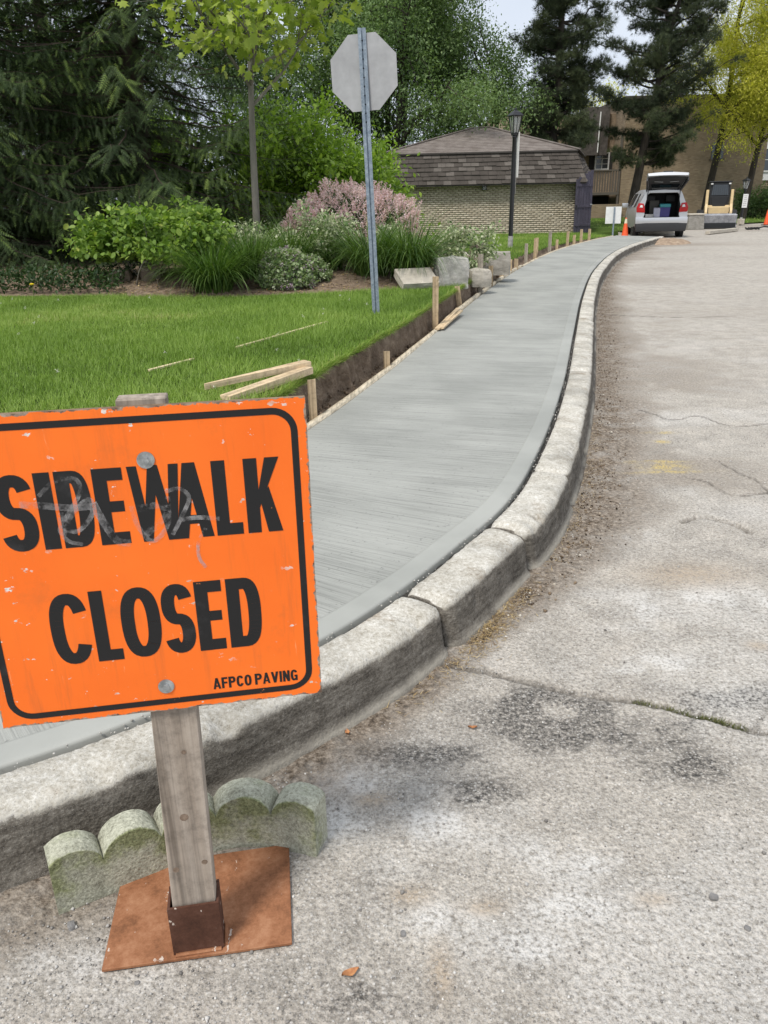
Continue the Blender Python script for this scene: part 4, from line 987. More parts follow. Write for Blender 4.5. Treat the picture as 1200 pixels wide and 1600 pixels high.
cz = along(LL-.36); oc = [(.318/math.cos(R(22.5))*math.cos(R(22.5+45*k)), .318/math.cos(R(22.5))*math.sin(R(22.5+45*k))) for k in range(8)]
def octa(y0, y1, sc, name, mat):
    q = MB(); q.prism([(x*sc, z*sc) for x, z in oc], y1-y0, 'xz', y0); o = q.build(name, mat, stp, bevel=.001 if sc == 1 else 0)
    o.location = (cz[0]+.0, cz[1]+.012, cz[2]); o.rotation_euler = (.02, -.035, R(-16)); return o
octa(0, .003, 1, 'sign_plate', M_ALU); octa(.0035, .0042, .985, 'red_face', M_RED)

# ------------------------------------------------------------------ lamp posts
M_BLKM = paint('black_metal', (.013, .013, .015), .4, 0, .5); M_GREYM = mk('worn_grey_base', (.22, .21, .2), (.42, .41, .39), 14, .7)
n = NT('lantern_glass'); n.fin((.75, .75, .72), .25, None, 0, .5); n.b.inputs['Transmission Weight'].default_value = .75; M_LGLASS = n.m
def lamp_post(loc, h, label, lean=0, k=1.0):
    t = thing('lamp_post', label, 'lamp post', loc, 0, 'lantern lamp posts'); t.rotation_euler = (0, lean, .35)
    MB().lathe([(.062*k, -.2), (.062*k, .28*k), (.056*k, .30*k)], 14).build('base', M_GREYM, t, True)
    MB().lathe([(.055*k, .29*k), (.052*k, h*.6), (.046*k, h-.62*k), (.058*k, h-.60*k), (.05*k, h-.57*k)], 14).build('pole', M_BLKM, t, True)
    ln_ = MB(); ln_.lathe([(.03*k, h-.58*k), (.085*k, h-.56*k), (.09*k, h-.52*k), (.05*k, h-.515*k)], 4, rot=R(45)); 
    z0, z1, r0, r1 = h-.52*k, h-.15*k, .085*k, .155*k
    for a in range(4):
        an = R(45+90*a); ln_.bar((r0*math.cos(an), r0*math.sin(an), z0), (r1*math.cos(an), r1*math.sin(an), z1), .018*k, .018*k)
    for a in range(4):
        an = R(45+90*a), R(135+90*a)
        for r, z in ((r0, z0+.01), (r1, z1)): ln_.bar((r*math.cos(an[0]), r*math.sin(an[0]), z), (r*math.cos(an[1]), r*math.sin(an[1]), z), .016*k, .016*k)
        mx_ = lambda r: ((math.cos(an[0])+math.cos(an[1]))*r/2, (math.sin(an[0])+math.sin(an[1]))*r/2)
        ln_.bar((*mx_(r0), z0), (*mx_(r1), z1), .010*k, .010*k)
    lantern = ln_.build('lantern_frame', M_BLKM, t)
    for a in range(4):
        an = R(45+90*a), R(135+90*a); q = MB(); f = .97
        q.add([(r0*f*math.cos(an[0]), r0*f*math.sin(an[0]), z0+.01), (r0*f*math.cos(an[1]), r0*f*math.sin(an[1]), z0+.01), (r1*f*math.cos(an[1]), r1*f*math.sin(an[1]), z1), (r1*f*math.cos(an[0]), r1*f*math.sin(an[0]), z1)], [(0, 1, 2, 3)])
        q.build('pane', M_LGLASS, lantern)
    MB().lathe([(.20*k, h-.15*k), (.205*k, h-.135*k), (.11*k, h-.06*k), (.045*k, h-.03*k), (.03*k, h-.01*k), (.035*k, h+.0), (.012*k, h+.03*k)], 4, rot=R(45)).build('cap', M_BLKM, t)
    MB().lathe([(.02*k, h-.50*k), (.035*k, h-.42*k), (.03*k, h-.34*k), (.008*k, h-.30*k)], 10).build('bulb', M_WHITE, t, True)
    return t
pL = G(797, 388, .32)
lp = lamp_post((pL[0], pL[1], .31), 3.13, 'tall black lantern lamp post on the lawn before the brick building', R(.3))
o = MB().box((.075, .05, 2.14), (.012, .32, 1.0)).build('notice_board', M_WHITE, lp, bevel=.003); o.rotation_euler = (0, 0, -.02)
MB().box((.066, .02, 1.45), (.008, .10, .36)).build('lower_strip', M_GREYM, lp)
pL2 = G(1157, 349, .1)
lp2 = lamp_post((pL2[0], pL2[1], .08), 2.1, 'small lantern post with a white notice right of the loader', R(1.0))
lp2_sign = MB().box((.03, -.085, 1.05), (.25, .012, .62)).build('notice_board', M_WHITE, lp2, bevel=.003); lp2_sign.rotation_euler = (0, 0, -.35)
for k in range(6): MB().box((.03, -.0935, 1.28-.09*k), (.16-.03*(k % 2), .003, .022)).build('text_line', M_GREYM, lp2_sign)
MB().box((0, 0, .1), (.26, .26, .26)).build('footing', M_CREAM, lp2, bevel=.02)

# ------------------------------------------------------------------ small brick building
M_BRK = brick_mat('buff_brick', (.40, .345, .26), (.54, .475, .375)); M_MORT = mk('dark_mortar', (.16, .13, .095), (.23, .19, .14), 12, .95)
n = NT('weathered_shingle'); M_SHG = n.fin(n.mix(1.0, n.mix(n.noise(n.coord((1, 1, 1)), 2.2, 5), (.048, .042, .037), (.115, .10, .088)), n.ramp(n.noise(n.coord((60, 60, 4)), 1, 4), [(.3, .75), (.7, 1.2)]), 'MULTIPLY'), .95, None, 0, .1)
n = NT('weathered_shingle_light'); M_SHG2 = n.fin(n.mix(1.0, n.mix(n.noise(n.coord((1, 1, 1)), 2.2, 5), (.10, .088, .078), (.175, .155, .138)), n.ramp(n.noise(n.coord((60, 60, 4)), 1, 4), [(.3, .75), (.7, 1.2)]), 'MULTIPLY'), .95, None, 0, .1)
M_ROOF = mk('asphalt_roof_shingle', (.145, .122, .107), (.225, .197, .178), 3, .95, .5, 50, .01); M_FASC = paint('dark_fascia', (.05, .042, .038), .7)
M_GATE = wood_mat('purple_grey_wood', (.058, .052, .072), (.10, .092, .12), 2, False)
FR = np.array([7.40, 32.0]); FL = np.array([.30, 32.55]); SD = np.array([.262, .965]); DEP = 6.0; GZ0 = .12
fx = (FR-FL); FW = np.linalg.norm(fx); fx = fx/FW
hut = thing('brick_building', 'low buff brick building with shingled mansard skirt and hip roof', 'building', (FL[0], FL[1], 0), math.atan2(fx[1], fx[0]))
inv2 = Matrix.Rotation(-math.atan2(fx[1], fx[0]), 3, 'Z'); sdl = inv2 @ Vector((SD[0], SD[1], 0))
def hl(a, d, z): return Vector((a*FW+sdl.x*d, sdl.y*d, z))     # a along the facade 0..1, d metres back
ZE, ZM = 1.98, 3.05
w = MB(); w.hexa([hl(0, .03, GZ0), hl(1, .03, GZ0), hl(1, DEP, GZ0), hl(0, DEP, GZ0)], [hl(0, .03, ZE+.3), hl(1, .03, ZE+.3), hl(1, DEP, ZE+.3), hl(0, DEP, ZE+.3)]); w.build('wall', M_MORT, hut)
# bricks: real courses, too small to pick apart singly
vs_, fs_, rs_ = [], [], []
bl, bh, jt = .20, .062, .012
CUBE_F = [(0, 3, 2, 1), (4, 5, 6, 7), (0, 1, 5, 4), (1, 2, 6, 5), (2, 3, 7, 6), (3, 0, 4, 7)]
def brick_run(p0, dirv, out, length):
    z = GZ0; row = 0
    while z < ZE+.05:
        x = -(row % 2)*(bl+jt)/2
        while x < length:
            a, b = max(x, 0), min(x+bl, length)
            if b-a > .03:
                pr = .010+rng.random()*.012; o1 = p0+dirv*a; o2 = p0+dirv*b; b_ = len(vs_)
                zj = z+rng.normal(0, .002)
                for zz in (zj, zj+bh):
                    vs_.extend([o1+out*-.02, o2+out*-.02, o2+out*pr, o1+out*pr]) if False else vs_.extend([tuple(o1-out*.02+Vector((0, 0, zz))), tuple(o2-out*.02+Vector((0, 0, zz))), tuple(o2+out*pr+Vector((0, 0, zz))), tuple(o1+out*pr+Vector((0, 0, zz)))])
                fs_.extend([tuple(b_+i for i in f) for f in CUBE_F]); rs_.extend([rng.random()]*8)
            x += bl+jt
        z += bh+jt; row += 1
brick_run(hl(0, .03, 0), Vector((1, 0, 0)), Vector((0, -1, 0)), FW)
brick_run(hl(1, .05, 0), sdl.normalized(), Vector((sdl.y, -sdl.x, 0)).normalized(), DEP)
me = npmesh('brick_courses', np.array(vs_), np.array(fs_), {'r': np.array(rs_)}); o = link('brick_courses', me, M_BRK, hut); o['kind'] = 'stuff'
# mansard skirt
OV = .34
def skirt(t, a, side=None):                # t 0 bottom..1 top
    return None
fb0, fb1 = hl(0, 0, ZE)+Vector((-.28, -OV, 0)), hl(1, 0, ZE)+Vector((.30, -OV, 0)); ft0, ft1 = hl(0, 0, ZM)+Vector((-.12, .02, 0)), hl(1, 0, ZM)+Vector((-.08, .02, 0))
tipv = inv2 @ (Vector((8.60, 34.9, 0))-Vector((FL[0], FL[1], 0))); sb1 = Vector((tipv.x, tipv.y, 2.36)); stv = hl(1, 4.5, ZM)+Vector((-.08, 0, 0))
sk = MB(); sk.add([fb0, fb1, ft1, ft0], [(0, 1, 2, 3)]); sk.add([fb1, sb1, stv, ft1], [(0, 1, 2, 3)])
sk.add([fb0, fb1, hl(1, .2, ZE+.04), hl(0, .2, ZE+.04)], [(3, 2, 1, 0)])
lb = hl(0, DEP, ZE)+Vector((-.28, .2, 0)); lt = hl(0, DEP, ZM)+Vector((-.12, 0, 0)); sk.add([lb, fb0, ft0, lt], [(0, 1, 2, 3)])
bk = hl(1, DEP, ZE)+Vector((.2, .3, 0)); bt = hl(1, DEP, ZM); sk.add([bk, lb, lt, bt], [(0, 1, 2, 3)]); sk.add([sb1, bk, bt, stv], [(0, 1, 2, 3)])
sk.build('mansard_sheathing', M_FASC, hut)
def shingles(b0, b1, t0, t1, rows, wid, seed):
    rg = random.Random(seed); nrm = (b1-b0).cross(t0-b0).normalized()
    if nrm.y > 0 and abs(nrm.y) > abs(nrm.x): nrm = -nrm
    prot = {}
    for r_ in range(rows):
        fa, fb = r_/rows, (r_+1.12)/rows; fb = min(fb, 1.0)
        n_ = max(1, int(round((b1-b0).length*(1-fa)+0)/wid)) if False else max(1, int(round((b0.lerp(t0, fa)-b1.lerp(t1, fa)).length/wid)))
        sh = .5*(r_ % 2)
        for c in range(-1, n_):
            u0, u1 = max((c+sh)/n_, 0), min((c+1+sh)/n_, 1)
            if u1-u0 < .012: continue
            gp = .006/wid/n_*1.0
            u0 += gp; u1 -= gp; dz = rg.uniform(-.012, .012)/((t0-b0).length); k1, k2 = rg.uniform(.028, .050), .008
            A = b0.lerp(t0, fa+dz); B = b1.lerp(t1, fa+dz); C = b0.lerp(t0, fb); D_ = b1.lerp(t1, fb)
            p = [A.lerp(B, u0), A.lerp(B, u1), C.lerp(D_, u1), C.lerp(D_, u0)]
            m_ = MB(); m_.hexa([p[0]+nrm*.003, p[1]+nrm*.003, p[2]+nrm*.001, p[3]+nrm*.001], [p[0]+nrm*k1, p[1]+nrm*k1, p[2]+nrm*k2, p[3]+nrm*k2])
            me_ = bpy.data.meshes.new('shingle'); me_.from_pydata(m_.v, [], m_.f); me_.update()
            link('shingle', me_, M_SHG2 if rg.random() < .16 else M_SHG, hut)
shingles(fb0, fb1, ft0, ft1, 7, .31, 1); shingles(fb1, sb1, ft1, stv, 7, .36, 2)
fa_ = MB(); fa_.bar(ft0+Vector((-.05, -.05, .012)), ft1+Vector((.05, -.05, .012)), .07, .05); fa_.bar(fb0+Vector((0, .02, -.02)), fb1+Vector((0, .02, -.02)), .03, .06); fa_.build('trim', M_FASC, hut)
# hip roof in stepped courses
e = [ft0+Vector((-.06, -.08, .03)), ft1+Vector((.10, -.08, .03)), bt+Vector((.1, .1, .03)), lt+Vector((-.06, .1, .03))]
ap = Vector((GY(752, 200, 35.2)[0], 35.2, 0)); ap = inv2 @ (ap-Vector((FL[0], FL[1], 0))); A1 = Vector((ap.x-.35, ap.y, 4.10)); A2 = Vector((ap.x+.35, ap.y-.05, 4.10)); 
rf = MB(); nc = 16
ring = lambda t: [e[0].lerp(A1, t), e[1].lerp(A2, t), e[2].lerp(A2, t), e[3].lerp(A1, t)]
for k in range(nc):
    a, b = ring(k/nc), ring((k+1)/nc+.004); up = Vector((0, 0, .018))
    rf.add([p+up for p in a]+list(b)+a, [(0, 1, 5, 4), (1, 2, 6, 5), (2, 3, 7, 6), (3, 0, 4, 7), (8, 9, 1, 0), (9, 10, 2, 1), (10, 11, 3, 2), (11, 8, 0, 3)])
roof = rf.build('roof', M_ROOF, hut)
for p, q in ((e[0], A1), (e[1], A2), (A1, A2)): MB().bar(p+Vector((0, 0, .03)), q+Vector((0, 0, .03)), .16, .03).build('ridge_cap', M_ROOF, roof)
for u, v in ((737, 220), (795, 228)):
    q = inv2 @ (Vector(GY(u, v, 34))-Vector((FL[0], FL[1], 0))); MB().box((q.x, q.y, q.z-.02), (.16, .2, .08)).build('roof_vent', M_CREAM, roof, bevel=.02)
q = inv2 @ (Vector(GY(757, 293, 32.1))-Vector((FL[0], FL[1], 0)))
lt_ = MB(); lt_.box((q.x, -.075, q.z), (.17, .13, .20)); wl_ = lt_.build('wall_light', M_BLKM, hut, bevel=.01); MB().box((q.x, -.142, q.z-.02), (.12, .012, .11)).build('lens', M_LGLASS, wl_)
# purple gate at the corner
ga = thing('wooden_gate', 'tall dull purple plank gate at the right corner of the brick building', 'gate', (7.28, 31.55, .15), R(33))
hts = [1.93, 2.0, 2.06, 2.12, 2.19, 2.24]
for k in range(6): MB().box((.07+.145*k, 0, hts[k]/2), (.138, .035, hts[k])).build('plank', M_GATE, ga, bevel=.004)
for z in (.35, 1.0, 1.72): MB().box((.43, -.028, z), (.84, .02, .09)).build('rail', M_GATE, ga, bevel=.003)
MB().lathe([(.02, 0), (.02, .03), (.03, .05), (.0, .06)], 10, (.80, -.085, 1.05), 'y').build('latch', M_ZINC, ga, True)
MB().box((.03, -.05, .97), (.05, .02, .16)).build('hinge', M_BLKM, ga)
gp_ = G(917, 362, .15); 

# ------------------------------------------------------------------ flats behind
M_APT = brickwall_mat('brown_brick', (.24, .175, .115), (.32, .245, .165), (.24, .20, .155)); M_TRIMB = paint('weathered_brown_trim', (.10, .085, .07), .8); M_WIN = glass_mat('window_glass', (.05, .06, .07)); M_FRAME = paint('window_frame_white', (.62, .62, .60), .5)
M_MANS = mk('brown_mansard', (.055, .048, .042), (.10, .088, .08), 4, .95, .4, 20, .02); M_SID = mk('tan_siding', (.36, .29, .20), (.44, .36, .26), 3, .9); M_DARK = paint('dark_trim_and_shade', (.02, .018, .016), .9)
flats = thing('apartment_building', 'brown brick apartment block behind the pines with balconies and blank end wall', 'building', (15.8, 56, 0), 0)
AT = 7.1
MB().box((4.6, 5.0, AT/2), (9.2, 10, AT)).build('end_wall', M_APT, flats)
MB().box((4.6, 4.95, AT+.06), (9.5, 10.3, .22)).build('roof_edge', M_MANS, flats)
MB().box((-4.0, 6.9, AT/2-.3), (8.0, 9.0, AT-.6)).build('wing_wall', M_APT, flats)
MB().box((-6.6, 2.4, 3.4), (2.4, .4, 6.8)).build('siding', M_SID, flats)
mn = MB(); mn.hexa([(-2.95, 1.55, 4.0), (-.55, 1.9, 4.0), (-.55, 2.4, 4.0), (-2.95, 2.4, 4.0)], [(-2.3, 2.1, 6.9), (-.45, 2.1, 6.9), (-.45, 2.4, 6.9), (-2.3, 2.4, 6.9)]); mans = mn.build('mansard', M_MANS, flats)
MB().bar((-3.02, 1.5, 3.97), (-2.36, 2.05, 6.95), .12, .10).build('barge_board', M_DARK, mans); MB().bar((-1.25, 1.62, 4.15), (-1.1, 2.0, 6.6), .06, .05).build('flashing', M_FRAME, mans)
def window(parent, x0, x1, z0, z1, y, shutters=True, cols=2, rows=1):
    wnd = MB().box(((x0+x1)/2, y-.02, (z0+z1)/2), (x1-x0, .05, z1-z0)).build('window', M_WIN, parent)
    f = MB()
    for x in (x0, x1): f.box((x, y-.05, (z0+z1)/2), (.09, .05, z1-z0+.09))
    for z in (z0, z1): f.box(((x0+x1)/2, y-.051, z), (x1-x0-.09, .05, .09))
    for c in range(1, cols): f.box((x0+(x1-x0)*c/cols, y-.052, (z0+z1)/2), (.05, .04, z1-z0-.09))
    for r_ in range(1, rows): f.box(((x0+x1)/2, y-.053, z0+(z1-z0)*r_/rows), (x1-x0-.09, .03, .04))
    f.build('frame', M_FRAME, wnd)
    if shutters:
        for x in (x0-.26, x1+.26): MB().box((x, y-.04, (z0+z1)/2), (.34, .05, z1-z0+.1)).build('shutter', M_DARK, wnd)
window(flats, -1.15, -.28, 3.15, 4.15, 2.36, True, 2, 3)
bal = MB(); bal.box((-2.3, 1.2, 1.62), (4.4, 2.4, .16)); balc = bal.build('balcony', M_TRIMB, flats)
for k in range(26): MB().box((-4.4+k*.17, .06, 2.35), (.09, .03, 1.25)).build('baluster', M_TRIMB, balc)
MB().box((-2.3, .06, 3.02), (4.5, .08, .09)).build('handrail', M_TRIMB, balc)
for x in (-3.4, -1.9, -.12): MB().box((x, .08, 1.55 if x < -.2 else 2.6), (.12, .12, 3.0 if x < -.2 else 5.2)).build('balcony_post', M_TRIMB, balc)
MB().box((-2.3, 2.30, .85), (4.4, .12, 1.2)).build('balcony_shade_panel', M_DARK, flats)  # near-black panel standing in for the shade under the balcony
gwl = MB().box((-1.9, -.3, .1), (3.9, .2, 1.75)).build('garden_wall', M_APT, flats, bevel=.01); MB().box((-4.2, -.35, .1), (.35, .3, 1.9)).build('wall_post', M_SID, flats)
wn2 = MB().box((6.05, -.02, 4.05), (.75, .04, .95)).build('window', M_WIN, flats); MB().box((6.05, -.05, 3.52), (.95, .10, .08)).build('sill', M_TRIMB, wn2)
house = thing('house', 'brown house with white framed window at the far right edge', 'house', (25.5, 62, 0), 0)
MB().box((6, 4, 3.2), (12, 8, 6.4)).build('wall', M_APT, house); MB().box((6, -.05, 4.3), (12, .1, 4.0)).build('siding', paint('white_siding', (.6, .6, .6), .7), house)
window(house, 1.1, 2.6, 2.9, 4.4, -.1, False, 2, 2)
MB().hexa([(-.4, -.4, 6.4), (12.4, -.4, 6.4), (12.4, 8.4, 6.4), (-.4, 8.4, 6.4)], [(1, 3.8, 9), (11, 3.8, 9), (11, 4.2, 9), (1, 4.2, 9)]).build('roof', M_MANS, house)

# ------------------------------------------------------------------ silver car with its tailgate up
M_SILV = NT('silver_car_paint'); M_SILV = M_SILV.fin((.56, .57, .59), .28, None, .55, .5); M_PLAS = paint('dark_bumper_plastic', (.025, .025, .027), .6); M_TYRE = paint('tyre_rubber', (.018, .018, .019), .85); M_RIM = paint('alloy_rim', (.45, .45, .46), .35, .7)
M_TAIL = paint('red_tail_lens', (.42, .008, .010), .15); M_CGL = glass_mat('car_glass', (.012, .015, .018), .05); M_INT = paint('car_interior', (.02, .02, .021), .9)
rc = G(1034, 372, 0); HEAD = -R(11)
car = thing('silver_car', 'silver SUV parked at the kerb end with its tailgate raised', 'car', (rc[0], rc[1]+.35, 0), HEAD)
CW = .92
def csec(y, zs):                              # half section: list of (x, z)
    return [(x, y, z) for x, z in zs] + [(-x, y, z) for x, z in reversed(zs)]
secs = []
def body_sec(hw_low, z_low, hw_mid, z_mid, hw_sh, z_sh, hw_rf, z_rf): return [(hw_low*.9, z_low), (hw_low, z_low+.08), (hw_mid, z_mid), (hw_sh, z_sh), (hw_rf+.06, z_rf-.10), (hw_rf, z_rf-.02), (hw_rf*.55, z_rf+.01), (0.001, z_rf+.015)]
spec = [(-.10, .90, .42, .91, .70, .90, 1.00, .63, 1.58), (.02, .91, .40, .92, .72, .91, 1.03, .61, 1.64), (.5, .92, .30, .925, .75, .915, 1.06, .61, 1.68), (1.3, .92, .28, .925, .75, .915, 1.06, .62, 1.69), (2.2, .92, .28, .925, .75, .91, 1.05, .62, 1.67), (2.9, .92, .28, .925, .75, .905, 1.04, .66, 1.58), (3.35, .92, .28, .92, .75, .90, 1.03, .72, 1.20), (3.9, .91, .30, .91, .75, .86, 1.0, .66, 1.07), (4.4, .86, .32, .87, .72, .78, .92, .55, .97), (4.62, .70, .36, .74, .66, .66, .80, .45, .84)]
P = [csec(s_[0], body_sec(*s_[1:])) for s_ in spec]; nP = len(P[0])
bo = MB(); bo.add([p for q in P for p in q], [(i*nP+k, i*nP+(k+1) % nP, (i+1)*nP+(k+1) % nP, (i+1)*nP+k) for i in range(len(P)-1) for k in range(nP)] + [tuple(range((len(P)-1)*nP, len(P)*nP))])
body = bo.build('body', M_SILV, car, True)
# rear panels round the cargo opening
def xz(poly, y, th, name, mat, par, bev=.012):
    return MB().prism(poly, th, 'xz', y).build(name, mat, par, smooth=True, bevel=bev, seg=2)
rear = MB()
rear.prism([(-.91, .66), (-.66, .66), (-.60, .82), (-.64, 1.05), (-.54, 1.50), (-.48, 1.565), (-.63, 1.58), (-.90, 1.02)], .10, 'xz', -.16)
rear.prism([(.91, .66), (.90, 1.02), (.63, 1.58), (.48, 1.565), (.54, 1.50), (.64, 1.05), (.60, .82), (.66, .66)], .10, 'xz', -.16)
rear.prism([(-.56, 1.555), (.56, 1.555), (.63, 1.59), (.54, 1.64), (0, 1.665), (-.54, 1.64), (-.63, 1.59)], .10, 'xz', -.158)
rear.build('rear_frame', M_SILV, car, False, .012, 2)
xz([(-.92, .50), (.92, .50), (.925, .72), (.70, .735), (.60, .715), (-.60, .715), (-.70, .735), (-.925, .72)], -.26, .22, 'bumper', M_SILV, car, .03)
xz([(-.88, .23), (.88, .23), (.915, .505), (.55, .53), (-.55, .53), (-.915, .505)], -.265, .22, 'lower_bumper', M_PLAS, car, .02)
for sx in (-1, 1):
    tl = xz([(sx*.60, .885), (sx*.895, .90), (sx*.905, 1.06), (sx*.84, 1.225), (sx*.66, 1.20), (sx*.61, 1.02)][::sx], -.185, .10, 'tail_light', M_TAIL, car, .02)
    xz([(sx*.69, 1.06), (sx*.80, 1.07), (sx*.77, 1.15), (sx*.70, 1.14)][::sx], -.195, .03, 'reversing_lens', M_WHITE, tl, .005)
    # side glass, mirror
    gl = MB(); gl.hexa([(sx*.925, .35, 1.08), (sx*.925, 3.0, 1.07), (sx*.915, 3.0, 1.07), (sx*.915, .35, 1.08)], [(sx*.72, .55, 1.54), (sx*.72, 2.45, 1.53), (sx*.705, 2.45, 1.53), (sx*.705, .55, 1.54)]); gl.build('side_window', M_CGL, car)
    for yp in (.95, 1.75): MB().bar((sx*.93, yp, 1.08), (sx*.73, yp+.02, 1.54), .10, .02).build('pillar', M_SILV if yp < 1 else M_PLAS, car)
    mi = MB(); mi.box((sx*1.06, 2.75, 1.12), (.24, .12, .17)); mi.build('mirror', M_SILV, car, True, .03, 2)
    for yw in (.75, 3.60):
        wh = MB().lathe([(.20, -.10), (.335, -.105), (.355, -.07), (.355, .07), (.335, .105), (.20, .10)], 28, (sx*.80, yw, .355), 'x').build('wheel', M_TYRE, car, True)
        MB().lathe([(.205, 0), (.205, .02), (.15, .03), (.06, .012), (.05, .03)], 20, (sx*.80+sx*.085 if sx > 0 else sx*.80-.115, yw, .355), 'x').build('rim', M_RIM, wh, True)
        MB().lathe([(.40, -.13 if sx > 0 else .01), (.40, .0 if sx > 0 else .13)], 24, (sx*.925, yw, .36), 'x').build('wheel_arch', M_PLAS, wh)
inn = MB()                                               # dark cargo bay
inn.box((0, .30, .70), (1.24, .92, .04)); inn.box((0, .75, 1.12), (1.24, .06, .82)); inn.box((-.62, .30, 1.12), (.04, .86, .82)); inn.box((.62, .30, 1.12), (.04, .86, .82)); inn.box((0, .30, 1.555), (1.04, .86, .02))
inn.build('cargo_bay', M_INT, car)
for x in (-.36, .36): MB().box((x, .60, 1.36), (.34, .10, .24)).build('headrest', M_PLAS, car, True, .04, 2)
# raised tailgate, hinged at the roof
tg = thing('x', None, None); bpy.data.objects.remove(tg)
hinge = Vector((0, .02, 1.66)); dr = Vector((0, -.90, .46)); 
def tgp(x, a, lift=0): return hinge + Vector((x, 0, 0)) + dr*a + Vector((0, .455, .89))*lift
ga_ = MB(); out_, in_ = [], []
for a, hw, cv in [(0, .56, .05), (.25, .59, .08), (.5, .63, .11), (.75, .68, .12), (.97, .72, .10), (1.05, .69, .04)]:
    out_.append([tgp(x*hw, a, .06+cv*(1-x*x)) for x in np.linspace(-1, 1, 9)]); in_.append([tgp(x*hw*.97, a, -.03+cv*.4*(1-x*x)) for x in np.linspace(-1, 1, 9)])
no = 9; na = 6
vs_ = [p for r_ in out_ for p in r_]+[p for r_ in in_ for p in r_]; F_ = [tuple(int(i) for i in f) for f in gridfaces(na, no)]; off_ = na*no
F2 = [tuple(off_+i for i in f[::-1]) for f in F_]
rimf = [(k, k+1, off_+k+1, off_+k) for k in range(no-1)]+[((na-1)*no+k+1, (na-1)*no+k, off_+(na-1)*no+k, off_+(na-1)*no+k+1) for k in range(no-1)]+[((k+1)*no, k*no, off_+k*no, off_+(k+1)*no) for k in range(na-1)]+[(k*no+no-1, (k+1)*no+no-1, off_+(k+1)*no+no-1, off_+k*no+no-1) for k in range(na-1)]
ga_.add(vs_, F_+F2+rimf); tail = ga_.build('tailgate', M_SILV, car, True)
tr = MB(); tr.hexa([tgp(-.52, .06, -.055), tgp(.52, .06, -.055), tgp(.52, .06, -.035), tgp(-.52, .06, -.035)], [tgp(-.66, .93, -.045), tgp(.66, .93, -.045), tgp(.66, .93, -.02), tgp(-.66, .93, -.02)]); tr.build('inner_trim', M_PLAS, tail)
gw = MB(); gw.hexa([tgp(-.42, .12, -.075), tgp(.42, .12, -.075), tgp(.42, .12, -.06), tgp(-.42, .12, -.06)], [tgp(-.50, .50, -.075), tgp(.50, .50, -.075), tgp(.50, .50, -.06), tgp(-.50, .50, -.06)]); gw.build('rear_window', M_CGL, tail)
for sx in (-1, 1):
    MB().bar(tgp(sx*.58, .0, -.02), tgp(sx*.70, .95, -.10), .05, .12).build('side_trim', M_PLAS, tail)
    MB().tube([(sx*.58, -.05, 1.2), tgp(sx*.54, .45, -.06)], .012, 6).build('gas_strut', M_PLAS, tail)
    MB().bar(tgp(sx*.12, .66, -.06), tgp(sx*.42, .70, -.06), .05, .01).build('trim_strip', M_FRAME, tail)
MB().bar(tgp(-.16, 1.02, .13), tgp(.16, 1.02, .13), .05, .05).build('brake_light', M_PLAS, tail)
MB().tube([(.0, 3.0, 1.55), (-.75, 3.2, 1.15)], .005, 4).build('wiper_line', M_PLAS, car)
MB().tube([(-.70, 3.1, 1.1), (-.70, 3.1, 1.75)], .006, 4).build('aerial', M_PLAS, car)
# things in the boot
def inboot(x, y, z): v = Matrix.Rotation(HEAD, 3, 'Z') @ Vector((x, y, 0)); return (rc[0]+v.x, rc[1]+.35+v.y, z)
def crate(x, y, z, d, mat, lab, cat, name, lid=None):
    t = thing(name, lab, cat, inboot(x, y, z), HEAD); m = MB(); a, b = .92, 1.0
    m.hexa([(-d[0]/2*a, -d[1]/2*a, 0), (d[0]/2*a, -d[1]/2*a, 0), (d[0]/2*a, d[1]/2*a, 0), (-d[0]/2*a, d[1]/2*a, 0)], [(-d[0]/2, -d[1]/2, d[2]), (d[0]/2, -d[1]/2, d[2]), (d[0]/2, d[1]/2, d[2]), (-d[0]/2, d[1]/2, d[2])]); m.build('tub', mat, t, bevel=.01)
    if lid: MB().box((0, 0, d[2]+.055), (d[0]*1.06, d[1]*1.06, .12)).build('lid', lid, t, bevel=.02)
    else: MB().box((0, 0, d[2]+.012), (d[0]*1.02, d[1]*1.02, .022)).build('flap', mat, t, bevel=.004)
crate(.12, .12, .722, (.36, .40, .34), paint('deep_blue_plastic', (.035, .03, .16), .4), 'dark blue storage tub with teal lid in the open car boot', 'storage tub', 'storage_tub', paint('teal_plastic', (.03, .22, .25), .4))
crate(-.16, -.02, .722, (.24, .10, .30), paint('pale_lilac_carton', (.38, .38, .46), .6), 'pale grey carton standing left of the blue tub in the boot', 'carton', 'carton')
crate(-.42, .05, .722, (.30, .40, .08), paint('grey_bag', (.30, .30, .30), .8), 'low grey tool case at the left of the car boot', 'tool case', 'tool_case')
crate(-.22, .55, .722, (.34, .20, .55), paint('brown_carton', (.13, .12, .10), .8), 'tall brown carton at the back of the car boot', 'carton', 'carton')

